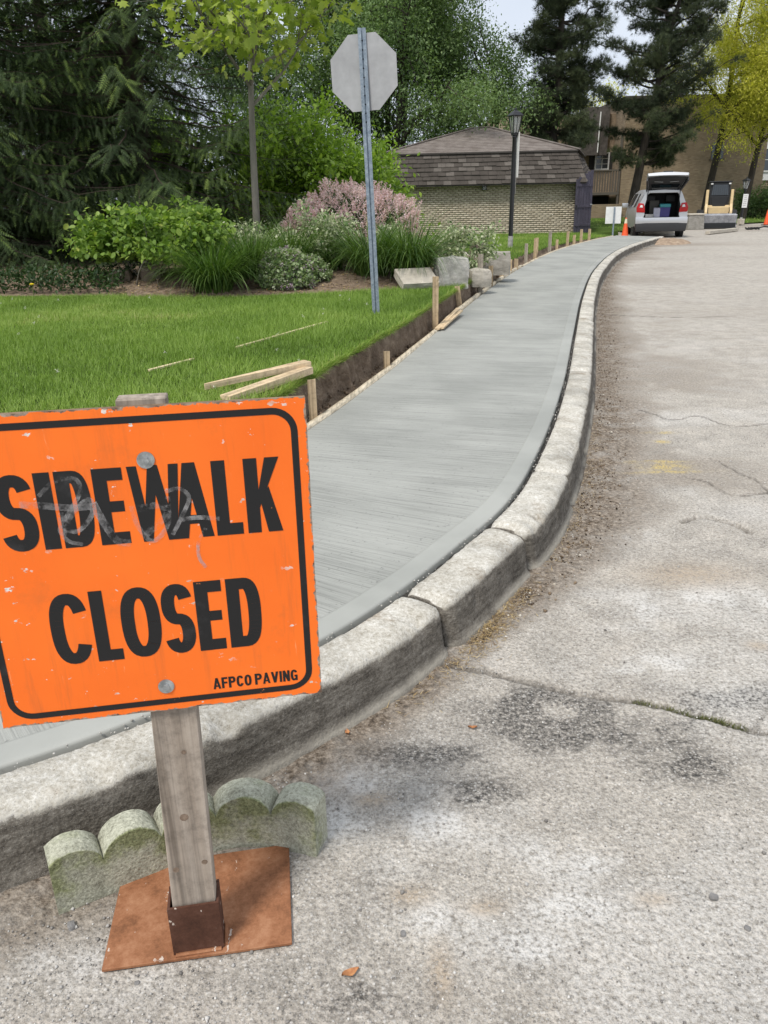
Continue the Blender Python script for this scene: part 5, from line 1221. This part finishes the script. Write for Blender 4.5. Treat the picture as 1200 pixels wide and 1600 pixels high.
# ------------------------------------------------------------------ skid steer loader
M_CRM = paint('cream_yellow_paint', (.60, .45, .24), .5); M_STEEL = mk('scraped_steel', (.25, .26, .29), (.46, .47, .50), 6, .45, .2, 30, .004, .5); M_CAGE = paint('black_cage', (.012, .013, .015), .5)
ps = G(1126, 358, 0); sk_ = thing('skid_steer_loader', 'cream and black skid steer loader with its steel bucket facing the road', 'loader', (ps[0], ps[1]+.35, 0), -R(17))
bk_ = MB(); bk_.prism([(-.10, .03), (.55, .03), (.62, .10), (.62, .62), (.55, .64), (.50, .20), (.40, .10), (-.10, .06)], 1.50, 'yz', -.75)
for x in (-.75, .72): bk_.prism([(-.10, .03), (.55, .03), (.62, .62), (.50, .62), (.05, .22)], .03, 'yz', x)
bkt = bk_.build('bucket', M_STEEL, sk_)
MB().box((0, -.13, .06), (1.52, .05, .05)).build('cutting_edge', M_CAGE, bkt)
MB().box((0, -.06, .42), (1.50, .05, .38), rx=.25).build('bucket_face', M_STEEL, bkt, bevel=.01); MB().box((0, -.04, .16), (1.46, .05, .20)).build('bucket_lip', M_CAGE, bkt, bevel=.01)
MB().box((0, 1.7, .62), (1.0, 1.9, .65)).build('chassis', M_CRM, sk_, bevel=.05, seg=2)
for k in range(7): MB().box((-.27+.09*k, .972, 1.64), (.012, .02, .44)).build('cab_grille_bar', M_CAGE, sk_)
cg = MB(); cg.prism([(-.34, .80), (.34, .80), (.44, 1.20), (.45, 1.50), (.41, 1.96), (-.41, 1.96), (-.45, 1.50), (-.44, 1.20)], 1.3, 'xz', 1.0); cg.build('cab', M_CAGE, sk_, bevel=.04, seg=2)
MB().prism([(-.36, 1.42), (.36, 1.42), (.31, 1.86), (-.31, 1.86)], .02, 'xz', .975).build('windscreen', M_WIN, sk_); MB().prism([(-.28, .92), (.28, .92), (.37, 1.36), (-.37, 1.36)], .03, 'xz', .965).build('cab_door', M_CAGE, sk_, bevel=.01)
MB().box((0, 1.6, 1.99), (.96, 1.3, .05)).build('roof', M_CAGE, sk_, bevel=.015)
for sx in (-1, 1):
    ar = MB(); ar.prism([(.62, .52), (.90, .52), (1.06, .95), (1.14, 1.62), (.98, 1.66), (.88, 1.05), (.66, .72)], .12, 'yz', sx*.53-.06); ar.build('lift_arm', M_CRM, sk_, bevel=.015)
    MB().tube([(sx*.50, .70, .62), (sx*.50, 1.05, 1.15)], .03, 8).build('ram', M_STEEL, sk_, True)
    MB().tube([(sx*.44, .80, .95), (sx*.47, .66, .75), (sx*.40, .60, .55)], .014, 6).build('hydraulic_hose', M_TYRE, sk_, True)
    MB().box((sx*.38, .96, 1.90), (.10, .05, .06)).build('headlight', M_FRAME, sk_, bevel=.01)
    MB().box((sx*.38, .94, .82), (.22, .12, .34)).build('front_plate', M_CRM, sk_, bevel=.02)
    for yw in (1.15, 2.25): MB().lathe([(.20, -.12), (.36, -.12), (.40, -.08), (.40, .08), (.36, .12), (.20, .12)], 22, (sx*.70, yw, .40), 'x').build('wheel', M_TYRE, sk_, True)
MB().box((0, .92, .72), (.62, .10, .14)).build('cross_member', M_CRM, sk_, bevel=.01)
cpb = G(1090, 359, 0); cb_ = thing('concrete_barrier', 'rough grey concrete block standing left of the loader bucket', 'concrete block', (cpb[0]-.1, cpb[1]+.3, 0), .1)
MB().hexa([(-.38, -.3, 0), (.38, -.3, 0), (.38, .3, 0), (-.38, .3, 0)], [(-.35, -.24, .62), (.35, -.24, .62), (.35, .24, .62), (-.35, .24, .62)]).build('block', stone_mat('old_concrete', (.20, .185, .16), (.28, .265, .235), (.36, .34, .31)), cb_, bevel=.02); MB().box((0, 0, .645), (.76, .54, .07)).build('cap', M_CREAM, cb_, bevel=.015)
# loose kerb lengths, cones, sign back, debris
for (a, b, lab) in [((1005, 366), (1052, 365), 'loose pale kerb length lying under the back of the car'), ((1105, 366), (1150, 361), 'loose grey kerb length on the road before the loader bucket')]:
    p, q = G(*a, .02), G(*b, .02); m = MB(); L = np.linalg.norm(q-p); m.prism([(-.10, 0), (.10, 0), (.09, .10), (.06, .13), (-.10, .13)], L, 'yz', 0)
    o = m.build('loose_kerb', M_CREAM, None, bevel=.012); o.location = tuple(map(float, p)); o.rotation_euler = (0, 0, math.atan2(q[1]-p[1], q[0]-p[0])); tag(o, lab, 'kerb length', 'loose kerb lengths')
M_ORC = paint('orange_cone', (.80, .11, .03), .5); M_REFL = paint('cone_collar', (.70, .62, .45), .5)
def cone(loc, lab, collar=True):
    t = thing('traffic_cone', lab, 'cone', loc, .3, 'traffic cones'); MB().box((0, 0, .02), (.36, .36, .04)).build('base', M_ORC if collar else M_BLKM, t, bevel=.015)
    MB().lathe([(.13, .04), (.085, .35), (.045, .62), (.030, .71), (.020, .715)], 20).build('cone', M_ORC, t, True)
    if collar: MB().lathe([(.062, .52), (.036, .68), (.033, .68)], 20).build('collar', M_REFL, t, True)
c1 = G(976, 371, .02); cone((c1[0], c1[1], 0), 'traffic cone with pale collar beside the parked car', True)
c2 = G(1197, 352, 0); cone((c2[0], c2[1], .0), 'traffic cone at the far right edge of the road', False)
wp = G(957, 369, .15); wsg = thing('small_sign', 'white back of a small sign on a steel post near the car', 'sign', (wp[0], wp[1], .02), -.1)
MB().box((0, 0, .5), (.05, .04, 1.2)).build('post', M_GALV, wsg); MB().box((-.02, .035, .83), (.54, .01, .56)).build('sign_plate', M_WHITE, wsg, bevel=.003)
dp = G(1170, 358, .03); db = thing('hose_coil', 'dark coiled hose and rods lying on the road right of the loader', 'hose', (dp[0], dp[1], 0), 0)
MB().tube([(.18*math.cos(a)+.02*a, .2*math.sin(a), .06+.02*math.sin(3*a)) for a in np.linspace(0, 14, 70)], .035, 6).build('coil', M_TYRE, db, True); MB().tube([(.3, 0, .05), (.7, .1, .12), (1.3, .1, .05), (1.7, .2, .06)], .03, 6).build('hose_end', M_TYRE, db, True)

# ------------------------------------------------------------------ trees
M_BARKS = bark_mat('spruce_bark', (.045, .035, .028), (.09, .072, .058)); M_BARKG = bark_mat('grey_bark', (.14, .13, .11), (.27, .25, .215)); M_BARKD = bark_mat('dark_bark', (.035, .03, .026), (.085, .072, .06))
M_SPR = leafmat('spruce_needles', [(0, (0.019, 0.032, 0.015)), (0.5, (0.049, 0.078, 0.03)), (0.82, (0.101, 0.155, 0.043)), (1, (0.189, 0.257, 0.061))], .15, .6, .2)
def spruce(x, y, Ht, Rm, z0, label, seed, vis=7.0):
    rg = np.random.default_rng(seed); zb = zbed(x, y) if y < 20 else .2
    t = thing('spruce_tree', label, 'tree', (x, y, zb), 0, 'tall spruces at the left')
    tr = MB(); tr.tube([(0, 0, -.2), (0, 0, .4), (.03, 0, Ht*.5), (0, .03, Ht)], [.27, .21, .12, .015], 12, cap=False); tr.build('trunk', M_BARKS, t, True)
    br = MB(); P, D, Nn, S, rr_ = [], [], [], [], []
    z = z0
    while z < Ht-.3:
        hi = z > vis; nb = 6 if hi else 10
        for b in range(nb):
            az = rg.uniform(0, 6.283); L = Rm*(1-(z-z0*.3)/Ht)**.85*rg.uniform(.75, 1.1)+.15; n = 9
            dr_ = rg.uniform(.28, .5)
            ss_ = np.linspace(0, 1, n); hz = L*ss_; vz = z + rg.uniform(-.15, .15) + L*(.10*ss_ - dr_*ss_**1.6 + .20*ss_**4)
            pts_ = np.stack([np.cos(az)*hz, np.sin(az)*hz, vz], -1); pts_[1:] += rg.normal(0, .03, (n-1, 3))
            br.tube(pts_, list(np.linspace(.028, .004, n)), 4, cap=False)
            out = np.array([math.cos(az), math.sin(az), 0]); sdv = np.array([-math.sin(az), math.cos(az), 0]); cl = rg.random()
            nt = int(L/(.15 if hi else .072)); u = (np.arange(nt)+rg.random(nt))/nt; u = u[u > .12]
            for q in u:
                p = np.array([np.interp(q, ss_, pts_[:, k]) for k in range(3)]); tl = (.20+.42*L/3*(1-abs(q-.5)))*rg.uniform(.6, 1.1)
                for sg in (-1, 1):
                    d0 = out*rg.uniform(.3, .8)+sdv*sg*rg.uniform(.5, 1)+np.array([0, 0, rg.uniform(-1.2, -.25)]); d0 = d0/np.linalg.norm(d0)
                    ns = max(1, int(tl/(.26 if hi else .15)))
                    for k in range(ns):
                        P.append(p+d0*tl*k/ns); D.append(d0+rg.normal(0, .18, 3)+np.array([0, 0, -.15*k])); Nn.append(np.array([0, 0, 1])+out*.4+rg.normal(0, .3, 3)); S.append((.30 if hi else .17)*rg.uniform(.5, 1.4)); rr_.append(.35*cl+.25*rg.random()+.45*(k == ns-1)*rg.random()+.25*q*rg.random())
            P.append(pts_[-1]); D.append(out); Nn.append(np.array([0, 0, 1.])); S.append(.2); rr_.append(.8)
        z += .5 if hi else .27
    br.build('branches', M_BARKS, t, True)
    link('foliage', leaves('spruce_foliage', np.array(P), np.array(D), np.array(Nn), np.array(S), SPRAY, np.array(rr_)), M_SPR, t)
spruce(-7.0, 14.8, 15, 3.3, .55, 'leftmost dark spruce with visible trunk at the photo edge', 11)
spruce(-4.35, 16.2, 16, 3.2, .5, 'dark drooping spruce right behind the leafy green shrub', 12)
spruce(-9.6, 18.5, 17, 3.4, .5, 'rear spruce in the gap at the far left', 13, 4.0)
spruce(-7.4, 20.5, 15, 3.2, .5, 'rear spruce hidden between the two front spruces', 15, 4.0)

def broadleaf(name, x, y, zb, H_, cfg, lean, label, seed, leafm, barkm, tmpl, per, sigma, size, trunks=1, r0=.15, spread=.3, group=None, droop=.2, flat=.8, minz=0, trunkfrac=.5, extra=None, cat='tree'):
    rg = np.random.default_rng(seed); t = thing(name, label, cat, (x, y, zb), 0, group); mb = MB(); tips = []
    for k in range(trunks):
        a = rg.uniform(0, 6.28); d = norm(np.array([lean[0]+(spread*math.cos(a) if trunks > 1 else 0), lean[1]+(spread*math.sin(a) if trunks > 1 else 0), 1.]))
        grow(mb, rg, np.array([.1*k*math.cos(a), .1*k*math.sin(a), -.2]), d, H_*trunkfrac*rg.uniform(.9, 1.1), r0*rg.uniform(.8, 1.1), 0, cfg, tips)
    mb.build('trunk' if trunks == 1 else 'stems', barkm, t, True); T = np.array(tips)
    T = T[T[:, 2] > minz]
    scatter_leaves('crown', T, per, sigma, size, tmpl, leafm, t, droop=droop, flat=flat)
    return t
CFG_BIG = dict(seg=[6, 5, 4, 3], n=[8, 6, 5], ang=[46, 48, 45], ratio=[.62, .55, .55], wob=[.06, .12, .18, .2], up=[.1, .12, -.1, -.35], tap=[.75, .8, .85, .9], **{'from': [.28, .2, .2]}, tipfrom=2)
M_GREEN = leafmat('mid_green_leaves', [(0, (.07, .12, .042)), (.5, (.145, .225, .082)), (1, (.27, .36, .16))], .35, .55)
broadleaf('broadleaf_tree', .4, 41, .1, 17, CFG_BIG, (0, 0), 'large airy green tree rising behind the brick building roof', 21, M_GREEN, M_BARKD, LEAF, 40, .38, .14, trunks=4, r0=.22, spread=.22, droop=.5, trunkfrac=.62, minz=1.5)
broadleaf('broadleaf_tree', 6.7, 44, .1, 17, CFG_BIG, (.02, 0), 'rounded green tree just above the right half of the hip roof', 27, M_GREEN, M_BARKD, LEAF, 38, .38, .14, trunks=2, r0=.16, spread=.22, droop=.5, trunkfrac=.6, minz=1.2)
M_BLUEG = leafmat('blue_green_leaves', [(0, (0.062, 0.106, 0.048)), (0.5, (0.125, 0.194, 0.09)), (1, (0.225, 0.3, 0.15))], .4, .5)
broadleaf('broadleaf_tree', -5.2, 46, .1, 15, CFG_BIG, (0, 0), 'distant bluish green tree between the maple and the octagonal sign', 22, M_BLUEG, M_BARKD, LEAF, 30, .38, .15, trunks=2, r0=.2, spread=.15, droop=.4, trunkfrac=.6, minz=1.0)
for x, y, h, s, lab in [(-17, 34, 12, 31, 'shadowy background tree behind the leftmost spruce'), (-11.5, 33, 11, 32, 'shadowy background tree seen between the spruces'), (-24, 32, 12, 33, 'background tree beyond the left photo edge')]:
    broadleaf('broadleaf_tree', x, y, .2, h, CFG_BIG, (0, 0), lab, s, M_BLUEG, M_BARKD, LEAF, 6, .35, .26, trunks=2, r0=.2, spread=.2, trunkfrac=.6, minz=.5)
# hedge of tall shrubs behind the bed
CFG_SH = dict(seg=[4, 4, 3], n=[8, 6], ang=[38, 42], ratio=[.6, .55], wob=[.12, .16, .2], up=[.1, .1, -.05], tap=[.7, .8, .9], **{'from': [.1, .15]}, tipfrom=1)
M_LIME_L = leafmat('fresh_green_leaves', [(0, (0.086, 0.155, 0.023)), (0.5, (0.196, 0.316, 0.041)), (1, (0.345, 0.483, 0.075))], .4, .45)
for x, y, h, s, lab in [(-3.0, 17.9, 3.3, 41, 'tall bright green shrub left of the young maple trunk'), (-1.55, 18.8, 3.3, 42, 'tall green shrub just right of the young maple trunk'), (-.75, 18.6, 2.6, 43, 'bright green shrub behind the pink lilac'), (-.35, 20.8, 1.6, 44, 'small green shrub against the left end of the brick building'), (-4.4, 20.5, 3.4, 45, 'deep green shrub behind the second spruce')]:
    broadleaf('tall_shrub', x, y, .4, h, CFG_SH, (0, 0), lab, s, M_LIME_L, M_BARKG, LEAF, 11, .17, .125, trunks=6, r0=.035, spread=.45, group='tall shrubs behind the bed', trunkfrac=.72, cat='shrub')
# young maple
M_MAPLE = leafmat('young_maple_leaves', [(0, (.19, .27, .045)), (.5, (.34, .43, .08)), (1, (.52, .58, .14))], .45, .45)
CFG_MAP = dict(seg=[8, 5, 4], n=[24, 6], ang=[68, 48], ratio=[.42, .5], wob=[.018, .10, .16], up=[.05, .28, .1], tap=[.8, .8, .85], **{'from': [.40, .25]}, tipfrom=1)
pm_ = GY(398, 330, 13.5)
broadleaf('young_maple', pm_[0], 13.5, zbed(-1.9, 13.5), 6.6, CFG_MAP, (.02, 0), 'young maple with slim grey trunk and bright yellow green leaves', 52, M_MAPLE, M_BARKG, MAPLE, 6, .20, .135, r0=.068, trunkfrac=.92, droop=.5, flat=.7)
# pines
M_PINE = leafmat('pine_needles', [(0, (0.026, 0.037, 0.022)), (0.5, (0.057, 0.075, 0.04)), (1, (0.11, 0.132, 0.061))], .15, .6, .2)
def pine(x, y, zb, Ht, top, label, seed, zlow, rad, dens=1.0):
    rg = np.random.default_rng(seed); t = thing('pine_tree', label, 'tree', (x, y, zb), 0, 'dark pines'); mb = MB()
    ax = lambda z: np.array([top[0]*(z/Ht)**1.2, top[1]*z/Ht, z])
    mb.tube([ax(0)-np.array([0, 0, .3])]+[ax(z)+np.append(rg.normal(0, .05, 2), 0) for z in np.linspace(1, Ht, 9)], [.30]+list(np.linspace(.25, .04, 9)), 10, cap=False)
    P, D, rr_ = [], [], []
    z = zlow
    while z < Ht:
        f = (z-zlow)/(Ht-zlow); RR = rad*(.55+.75*math.sin(math.pi*min(.25+f*.8, 1)))*rg.uniform(.6, 1.15)
        for b in range(rg.integers(3, 5)):
            az = rg.uniform(0, 6.283); L = RR*rg.uniform(.55, 1.1); n = 6; s_ = np.linspace(0, 1, n); el = rg.uniform(-.15, .3)
            q = ax(z)[None]+np.stack([np.cos(az)*L*s_, np.sin(az)*L*s_, L*(el*s_+.28*s_**2)], -1); q[1:] += rg.normal(0, .08, (n-1, 3))
            mb.tube(q, list(np.linspace(.06, .012, n)), 5, cap=False); cl = rg.random()
            for c in range(int(8*dens)):
                u = rg.uniform(.35, 1.0); p = np.array([np.interp(u, s_, q[:, k]) for k in range(3)]); cc = p+rg.normal(0, .22, 3)*np.array([1, 1, .55])
                mb.tube([p, cc], [.015, .006], 4, cap=False)
                for k in range(15):
                    o_ = rg.normal(0, 1, 3); o_ = o_/np.linalg.norm(o_); P.append(cc+o_*rg.uniform(.05, .34)*np.array([1, 1, .65])); D.append(o_+np.array([0, 0, .7])); rr_.append(.5*cl+.5*rg.random())
        z += .36
    mb.build('trunk', M_BARKD, t, True); P = np.array(P)
    link('crown', leaves('pine_crown', P, np.array(D), rng.normal(0, 1, P.shape), rng.uniform(.17, .27, len(P)), TUFT, np.array(rr_)), M_PINE, t)
pp = GY(862, 250, 40); pine(pp[0], 40, .1, 14, (.3, 0), 'dark pine rising behind the right end of the brick building', 61, 3.4, 1.75, 1.5)
p2 = GY(985, 335, 46); p2t = GY(1045, 100, 46); pine(p2[0], 46, .1, 13.5, ((p2t[0]-p2[0])*1.55, 0), 'big dark leaning pine standing over the silver car', 62, 2.9, 3.2, 1.7)
# honey locusts
M_YEL = leafmat('yellow_locust_leaves', [(0, (.26, .29, .035)), (.5, (.52, .51, .075)), (1, (.78, .71, .17))], .5, .5)
CFG_LOC = dict(seg=[8, 6, 5, 3], n=[14, 7, 6], ang=[55, 45, 45], ratio=[.42, .5, .5], wob=[.05, .14, .2, .25], up=[.05, .12, -.08, -.3], tap=[.75, .8, .85, .9], **{'from': [.28, .2, .2]}, tipfrom=2)
l1 = G(1098, 341, .15); broadleaf('locust_tree', l1[0], l1[1], .1, 17, CFG_LOC, (.10, 0), 'yellow leaved tree with dark leaning trunk behind the loader', 71, M_YEL, M_BARKD, BLADE, 30, .36, .16, r0=.22, group='yellow locust trees', trunkfrac=.8, minz=1.8, droop=.4)
l2 = G(1166, 342, .15); broadleaf('locust_tree', l2[0]+.2, l2[1]+1, .1, 17, CFG_LOC, (.12, 0), 'yellow leaved tree with leaning trunk right of the small lantern', 72, M_YEL, M_BARKD, BLADE, 30, .36, .16, r0=.22, group='yellow locust trees', trunkfrac=.8, minz=2.6, droop=.4)
broadleaf('broadleaf_tree', GY(932, 150, 66)[0], 66, .1, 13, CFG_BIG, (0, 0), 'small yellow green tree showing between the two pines', 73, M_YEL, M_BARKD, LEAF, 5, .3, .2, trunks=1, r0=.2, trunkfrac=.6, minz=2)
hb = GY(1192, 340, 50); broadleaf('round_hedge', hb[0], 50, .1, 2.0, CFG_SH, (0, 0), 'dark green hedge bush right of the second locust trunk', 74, M_GREEN, M_BARKG, LEAF, 14, .22, .14, trunks=6, r0=.03, spread=.7, trunkfrac=.75, cat='hedge')

# ------------------------------------------------------------------ plants in the bed
M_EUO = leafmat('fresh_shrub_leaves', [(0, (.08, .15, .03)), (.5, (.19, .30, .06)), (.85, (.34, .46, .10)), (1, (.50, .52, .14))], .4, .45)
CFG_LOW = dict(seg=[5, 4, 3], n=[7, 5], ang=[46, 48], ratio=[.55, .5], wob=[.14, .2, .22], up=[-.15, -.05, .05], tap=[.7, .8, .9], **{'from': [.42, .15]}, tipfrom=1)
for x, y, h, s, lab in [(-3.5, 11.8, 1.15, 81, 'left one of the leafy green shrubs with arching layered branches'), (-2.85, 11.9, 1.15, 82, 'right one of the leafy green shrubs, next to the lily clumps'), (-3.1, 12.4, 1.25, 83, 'leafy green shrub at the back, under the spruce boughs')]:
    broadleaf('leafy_shrub', x, y, zbed(x, y), h, CFG_LOW, (0, 0), lab, s, M_EUO, M_BARKG, ROUND, 7, .10, .08, trunks=7, r0=.014, spread=.48, group='leafy green shrubs', trunkfrac=.80, flat=.28, droop=.35, minz=.28, cat='shrub')
M_LILY = leafmat('lily_blades', [(0, (0.039, 0.086, 0.017)), (0.5, (0.086, 0.164, 0.031)), (1, (0.164, 0.251, 0.06))], .35, .4, .4)
def clump(x, y, n, L, rad, label, w=.014, seed=0):
    zb = zbed(x, y); t = thing('lily_clump', label, 'lily clump', (x, y, zb), 0, 'arching lily clumps'); a = rng.uniform(0, 6.283, n); r_ = rad*np.sqrt(rng.random(n))*.45
    base_ = np.column_stack([r_*np.cos(a), r_*np.sin(a), np.full(n, -.02)]); az = a+rng.normal(0, .35, n)
    ln_ = L*rng.uniform(.6, 1.15, n); lean = rng.uniform(.05, .55, n)*(.4+r_/rad*1.3); curl = rng.uniform(.8, 2.7, n)
    link('blades', ribbons('lily_blades', base_, az, ln_, lean, curl, w*rng.uniform(.7, 1.2, n), 8), M_LILY, t)
    MB().lathe([(rad*.5, -.05), (rad*.4, .04), (.01, .06)], 12).build('crown_base', M_SOIL, t, True)
clump(-2.12, 10.6, 950, .92, .48, 'left front clump of arching lily blades beside the leafy shrub')
clump(-1.72, 11.2, 650, .95, .45, 'lily clump behind the left front clump'); clump(-1.25, 11.9, 600, 1.0, .5, 'lily clump behind the pink flecked ground cover'); clump(-.75, 12.2, 420, .7, .45, 'rear lily clump left of the steel sign post')
clump(-.10, 11.6, 700, 1.0, .48, 'lily clump directly behind the leaning steel post'); clump(.42, 11.5, 900, 1.08, .5, 'large lily clump spilling over the cream slab')
# pink lilac
M_LILF = leafmat('pink_lilac_petals', [(0, (.66, .43, .48)), (.5, (.86, .64, .67)), (1, (.95, .82, .83))], .2, .7); M_LILL = leafmat('dull_lilac_leaves', [(0, (.03, .06, .022)), (1, (.09, .15, .05))], .35)
lz = zbed(-.45, 14.2); li = thing('lilac_bush', 'rounded bush covered in pink lilac blossom behind the steel post', 'bush', (-.43, 14.2, lz)); mb = MB(); tips = []; rg = np.random.default_rng(91)
for k in range(9):
    a = k*.7; grow(mb, rg, np.array([0, 0, -.1]), norm(np.array([.75*math.cos(a), .55*math.sin(a), 1.])), .85, .02, 0, CFG_LOW, tips)
mb.build('stems', M_BARKG, li, True)
u = rng.normal(0, 1, (900, 3)); u[:, 2] = np.abs(u[:, 2])*.9+.05; u = norm(u); bump_ = 1+.55*(fbm(u, 3.5, 3, 5)-.5)
sh = u*np.array([1.08, .85, .74])*bump_[:, None]+np.array([0, 0, .32])
inner = sh*rng.uniform(.55, .98, (900, 1)); scatter_leaves('leaves', inner, 7, .08, .075, LEAF, M_LILL, li)
k = rng.random(900) < .9*ss(.12, .38, sh[:, 2])+.1; top = sh[k]*1.02
A = np.repeat(top, 44, 0); hgt = np.tile(np.linspace(0, 1, 44), len(top)); od = np.repeat(norm(u[k]+np.array([0, 0, .5])), 44, 0)
pos = A+od*(hgt*.17)[:, None]+rng.normal(0, 1, A.shape)*(.032*(1.1-hgt))[:, None]
link('blossom', leaves('blossom', pos, rng.normal(0, 1, pos.shape), rng.normal(0, 1, pos.shape), rng.uniform(.014, .026, len(pos)), ROUND, np.clip(.5*np.repeat(rng.random(len(top)), 44)+.5*rng.random(len(pos)), 0, 1)), M_LILF, li)
# variegated dogwoods
n = NT('variegated_leaves'); c = n.ramp(n.attr('r'), [(0, (.06, .13, .035)), (.28, (.14, .24, .07)), (.45, (.36, .43, .21)), (.7, (.62, .65, .44)), (1, (.74, .74, .56))]); n.fin(c, .5)
t_ = n.node('ShaderNodeBsdfTranslucent'); n.ln(c, t_.inputs[0]); m_ = n.node('ShaderNodeMixShader'); m_.inputs[0].default_value = .35; n.ln(n.b.outputs[0], m_.inputs[1]); n.ln(t_.outputs[0], m_.inputs[2]); n.ln(m_.outputs[0], n.out.inputs[0]); M_VAR = n.m
for x, y, h, s, lab in [(.66, 13.1, .85, 101, 'large variegated white and green shrub right of the lilac'), (.98, 12.7, .34, 102, 'low variegated shrub spilling beside the stone blocks'), (-.45, 12.7, .9, 103, 'variegated shrub below the lilac, behind the steel post'), (-1.2, 12.9, 1.1, 104, 'variegated shrub at the left foot of the lilac'), (-1.95, 12.9, .95, 105, 'pale variegated shrub at the maple trunk foot'), (.62, 14.6, .6, 106, 'variegated shoots rising before the brick wall')]:
    broadleaf('variegated_shrub', x, y, zbed(x, y), h, CFG_LOW, (0, 0), lab, s, M_VAR, M_BARKG, LEAF, 7, .06, .062, trunks=7, r0=.012, spread=.6, group='variegated shrubs', trunkfrac=.8, flat=.7, cat='shrub')
# flowering ground cover mound
M_MAUVE = leafmat('mauve_petals', [(0, (.40, .24, .42)), (1, (.66, .50, .64))], .3, .7); M_SILVL = leafmat('silvery_leaves', [(0, (.10, .17, .06)), (.5, (.26, .35, .16)), (1, (.60, .63, .46))], .3)
def mound(x, y, rx, ry, h, n_, label):
    t = thing('flowering_ground_cover', label, 'ground cover', (x, y, zbed(x, y)), 0, 'flowering ground cover'); v = rng.normal(0, 1, (n_, 3)); v[:, 2] = np.abs(v[:, 2]); v = norm(v)
    p = v*np.array([rx, ry, h])*(1+.35*(fbm(v, 3, 3, 8)-.5))[:, None]*rng.uniform(.8, 1.02, (n_, 1)); scatter_leaves('leaves', p, 5, .02, .042, ROUND, M_SILVL, t)
    q = p[rng.random(n_) < .10]*1.05; A_ = np.repeat(q, 12, 0)+rng.normal(0, .018, (len(q)*12, 3)); link('flowers', leaves('flowers', A_, rng.normal(0, 1, A_.shape), rng.normal(0, 1, A_.shape), rng.uniform(.012, .022, len(A_)), ROUND, rng.random(len(A_))), M_MAUVE, t)['kind'] = 'stuff'
    MB().lathe([(rx*.7, -.05), (rx*.6, h*.45), (.02, h*.7)], 12).build('stem_mass', M_BARKG, t, True)
mound(-1.22, 10.95, .36, .32, .46, 1500, 'mound of silvery leaves flecked with mauve flowers by the lawn'); mound(-.92, 11.25, .25, .25, .30, 600, 'smaller mauve flowering tuft right of the larger mound')
# low plants in the shade of the spruces
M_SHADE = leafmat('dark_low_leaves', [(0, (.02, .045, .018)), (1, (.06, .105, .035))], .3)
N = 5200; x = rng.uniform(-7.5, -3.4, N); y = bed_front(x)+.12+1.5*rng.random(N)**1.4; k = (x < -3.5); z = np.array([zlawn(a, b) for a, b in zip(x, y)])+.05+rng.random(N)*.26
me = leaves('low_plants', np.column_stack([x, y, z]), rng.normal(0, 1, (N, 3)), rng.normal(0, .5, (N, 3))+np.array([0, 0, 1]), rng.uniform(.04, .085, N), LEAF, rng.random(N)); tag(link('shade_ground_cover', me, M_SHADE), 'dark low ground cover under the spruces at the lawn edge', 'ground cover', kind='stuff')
# leaf litter and tufts on the bare soil
N = 900; x = rng.uniform(-3.6, .8, N); y = bed_front(x)+.1+.9*rng.random(N); z = np.array([zbed(a, b) for a, b in zip(x, y)])+.012
me = leaves('bed_litter', np.column_stack([x, y, z]), rng.normal(0, 1, (N, 3))*np.array([1, 1, .2]), np.tile([0, 0, 1.], (N, 1)), rng.uniform(.02, .055, N), LEAF, rng.random(N)); tag(link('bed_litter', me, M_STRAW), 'dead leaves lying on the bare soil of the bed', 'litter', kind='stuff')
# dandelion, clover heads
dp = G(53, 463, .44); da = thing('dandelion', 'single yellow dandelion on a tall stem at the lawn edge', 'flower', (dp[0], dp[1], .43)); MB().tube([(0, 0, 0), (.005, 0, .15)], .004, 6).build('stem', M_GRASS, da); MB().lathe([(.006, .145), (.028, .155), (.03, .165), (.01, .172)], 12).build('flower_head', paint('dandelion_yellow', (.75, .55, .02), .6), da, True)
N = 34; x = rng.uniform(-4.5, .3, N); y = rng.uniform(4.7, 10.3, N); k = (x < edgex(y)-.1) & ~in_bed(x, y); x, y = x[k], y[k]; N = len(x); A_ = np.repeat(np.column_stack([x, y, zlawn(x, y)+.045]), 14, 0)+rng.normal(0, .006, (N*14, 3))
me = leaves('clover_heads', A_, rng.normal(0, 1, A_.shape), rng.normal(0, 1, A_.shape), np.full(len(A_), .009), ROUND, rng.random(len(A_))); tag(link('clover_heads', me, leafmat('clover_white', [(0, (.55, .55, .48)), (1, (.75, .75, .70))], .3)), 'scattered white clover heads in the lawn', 'clover', kind='stuff')
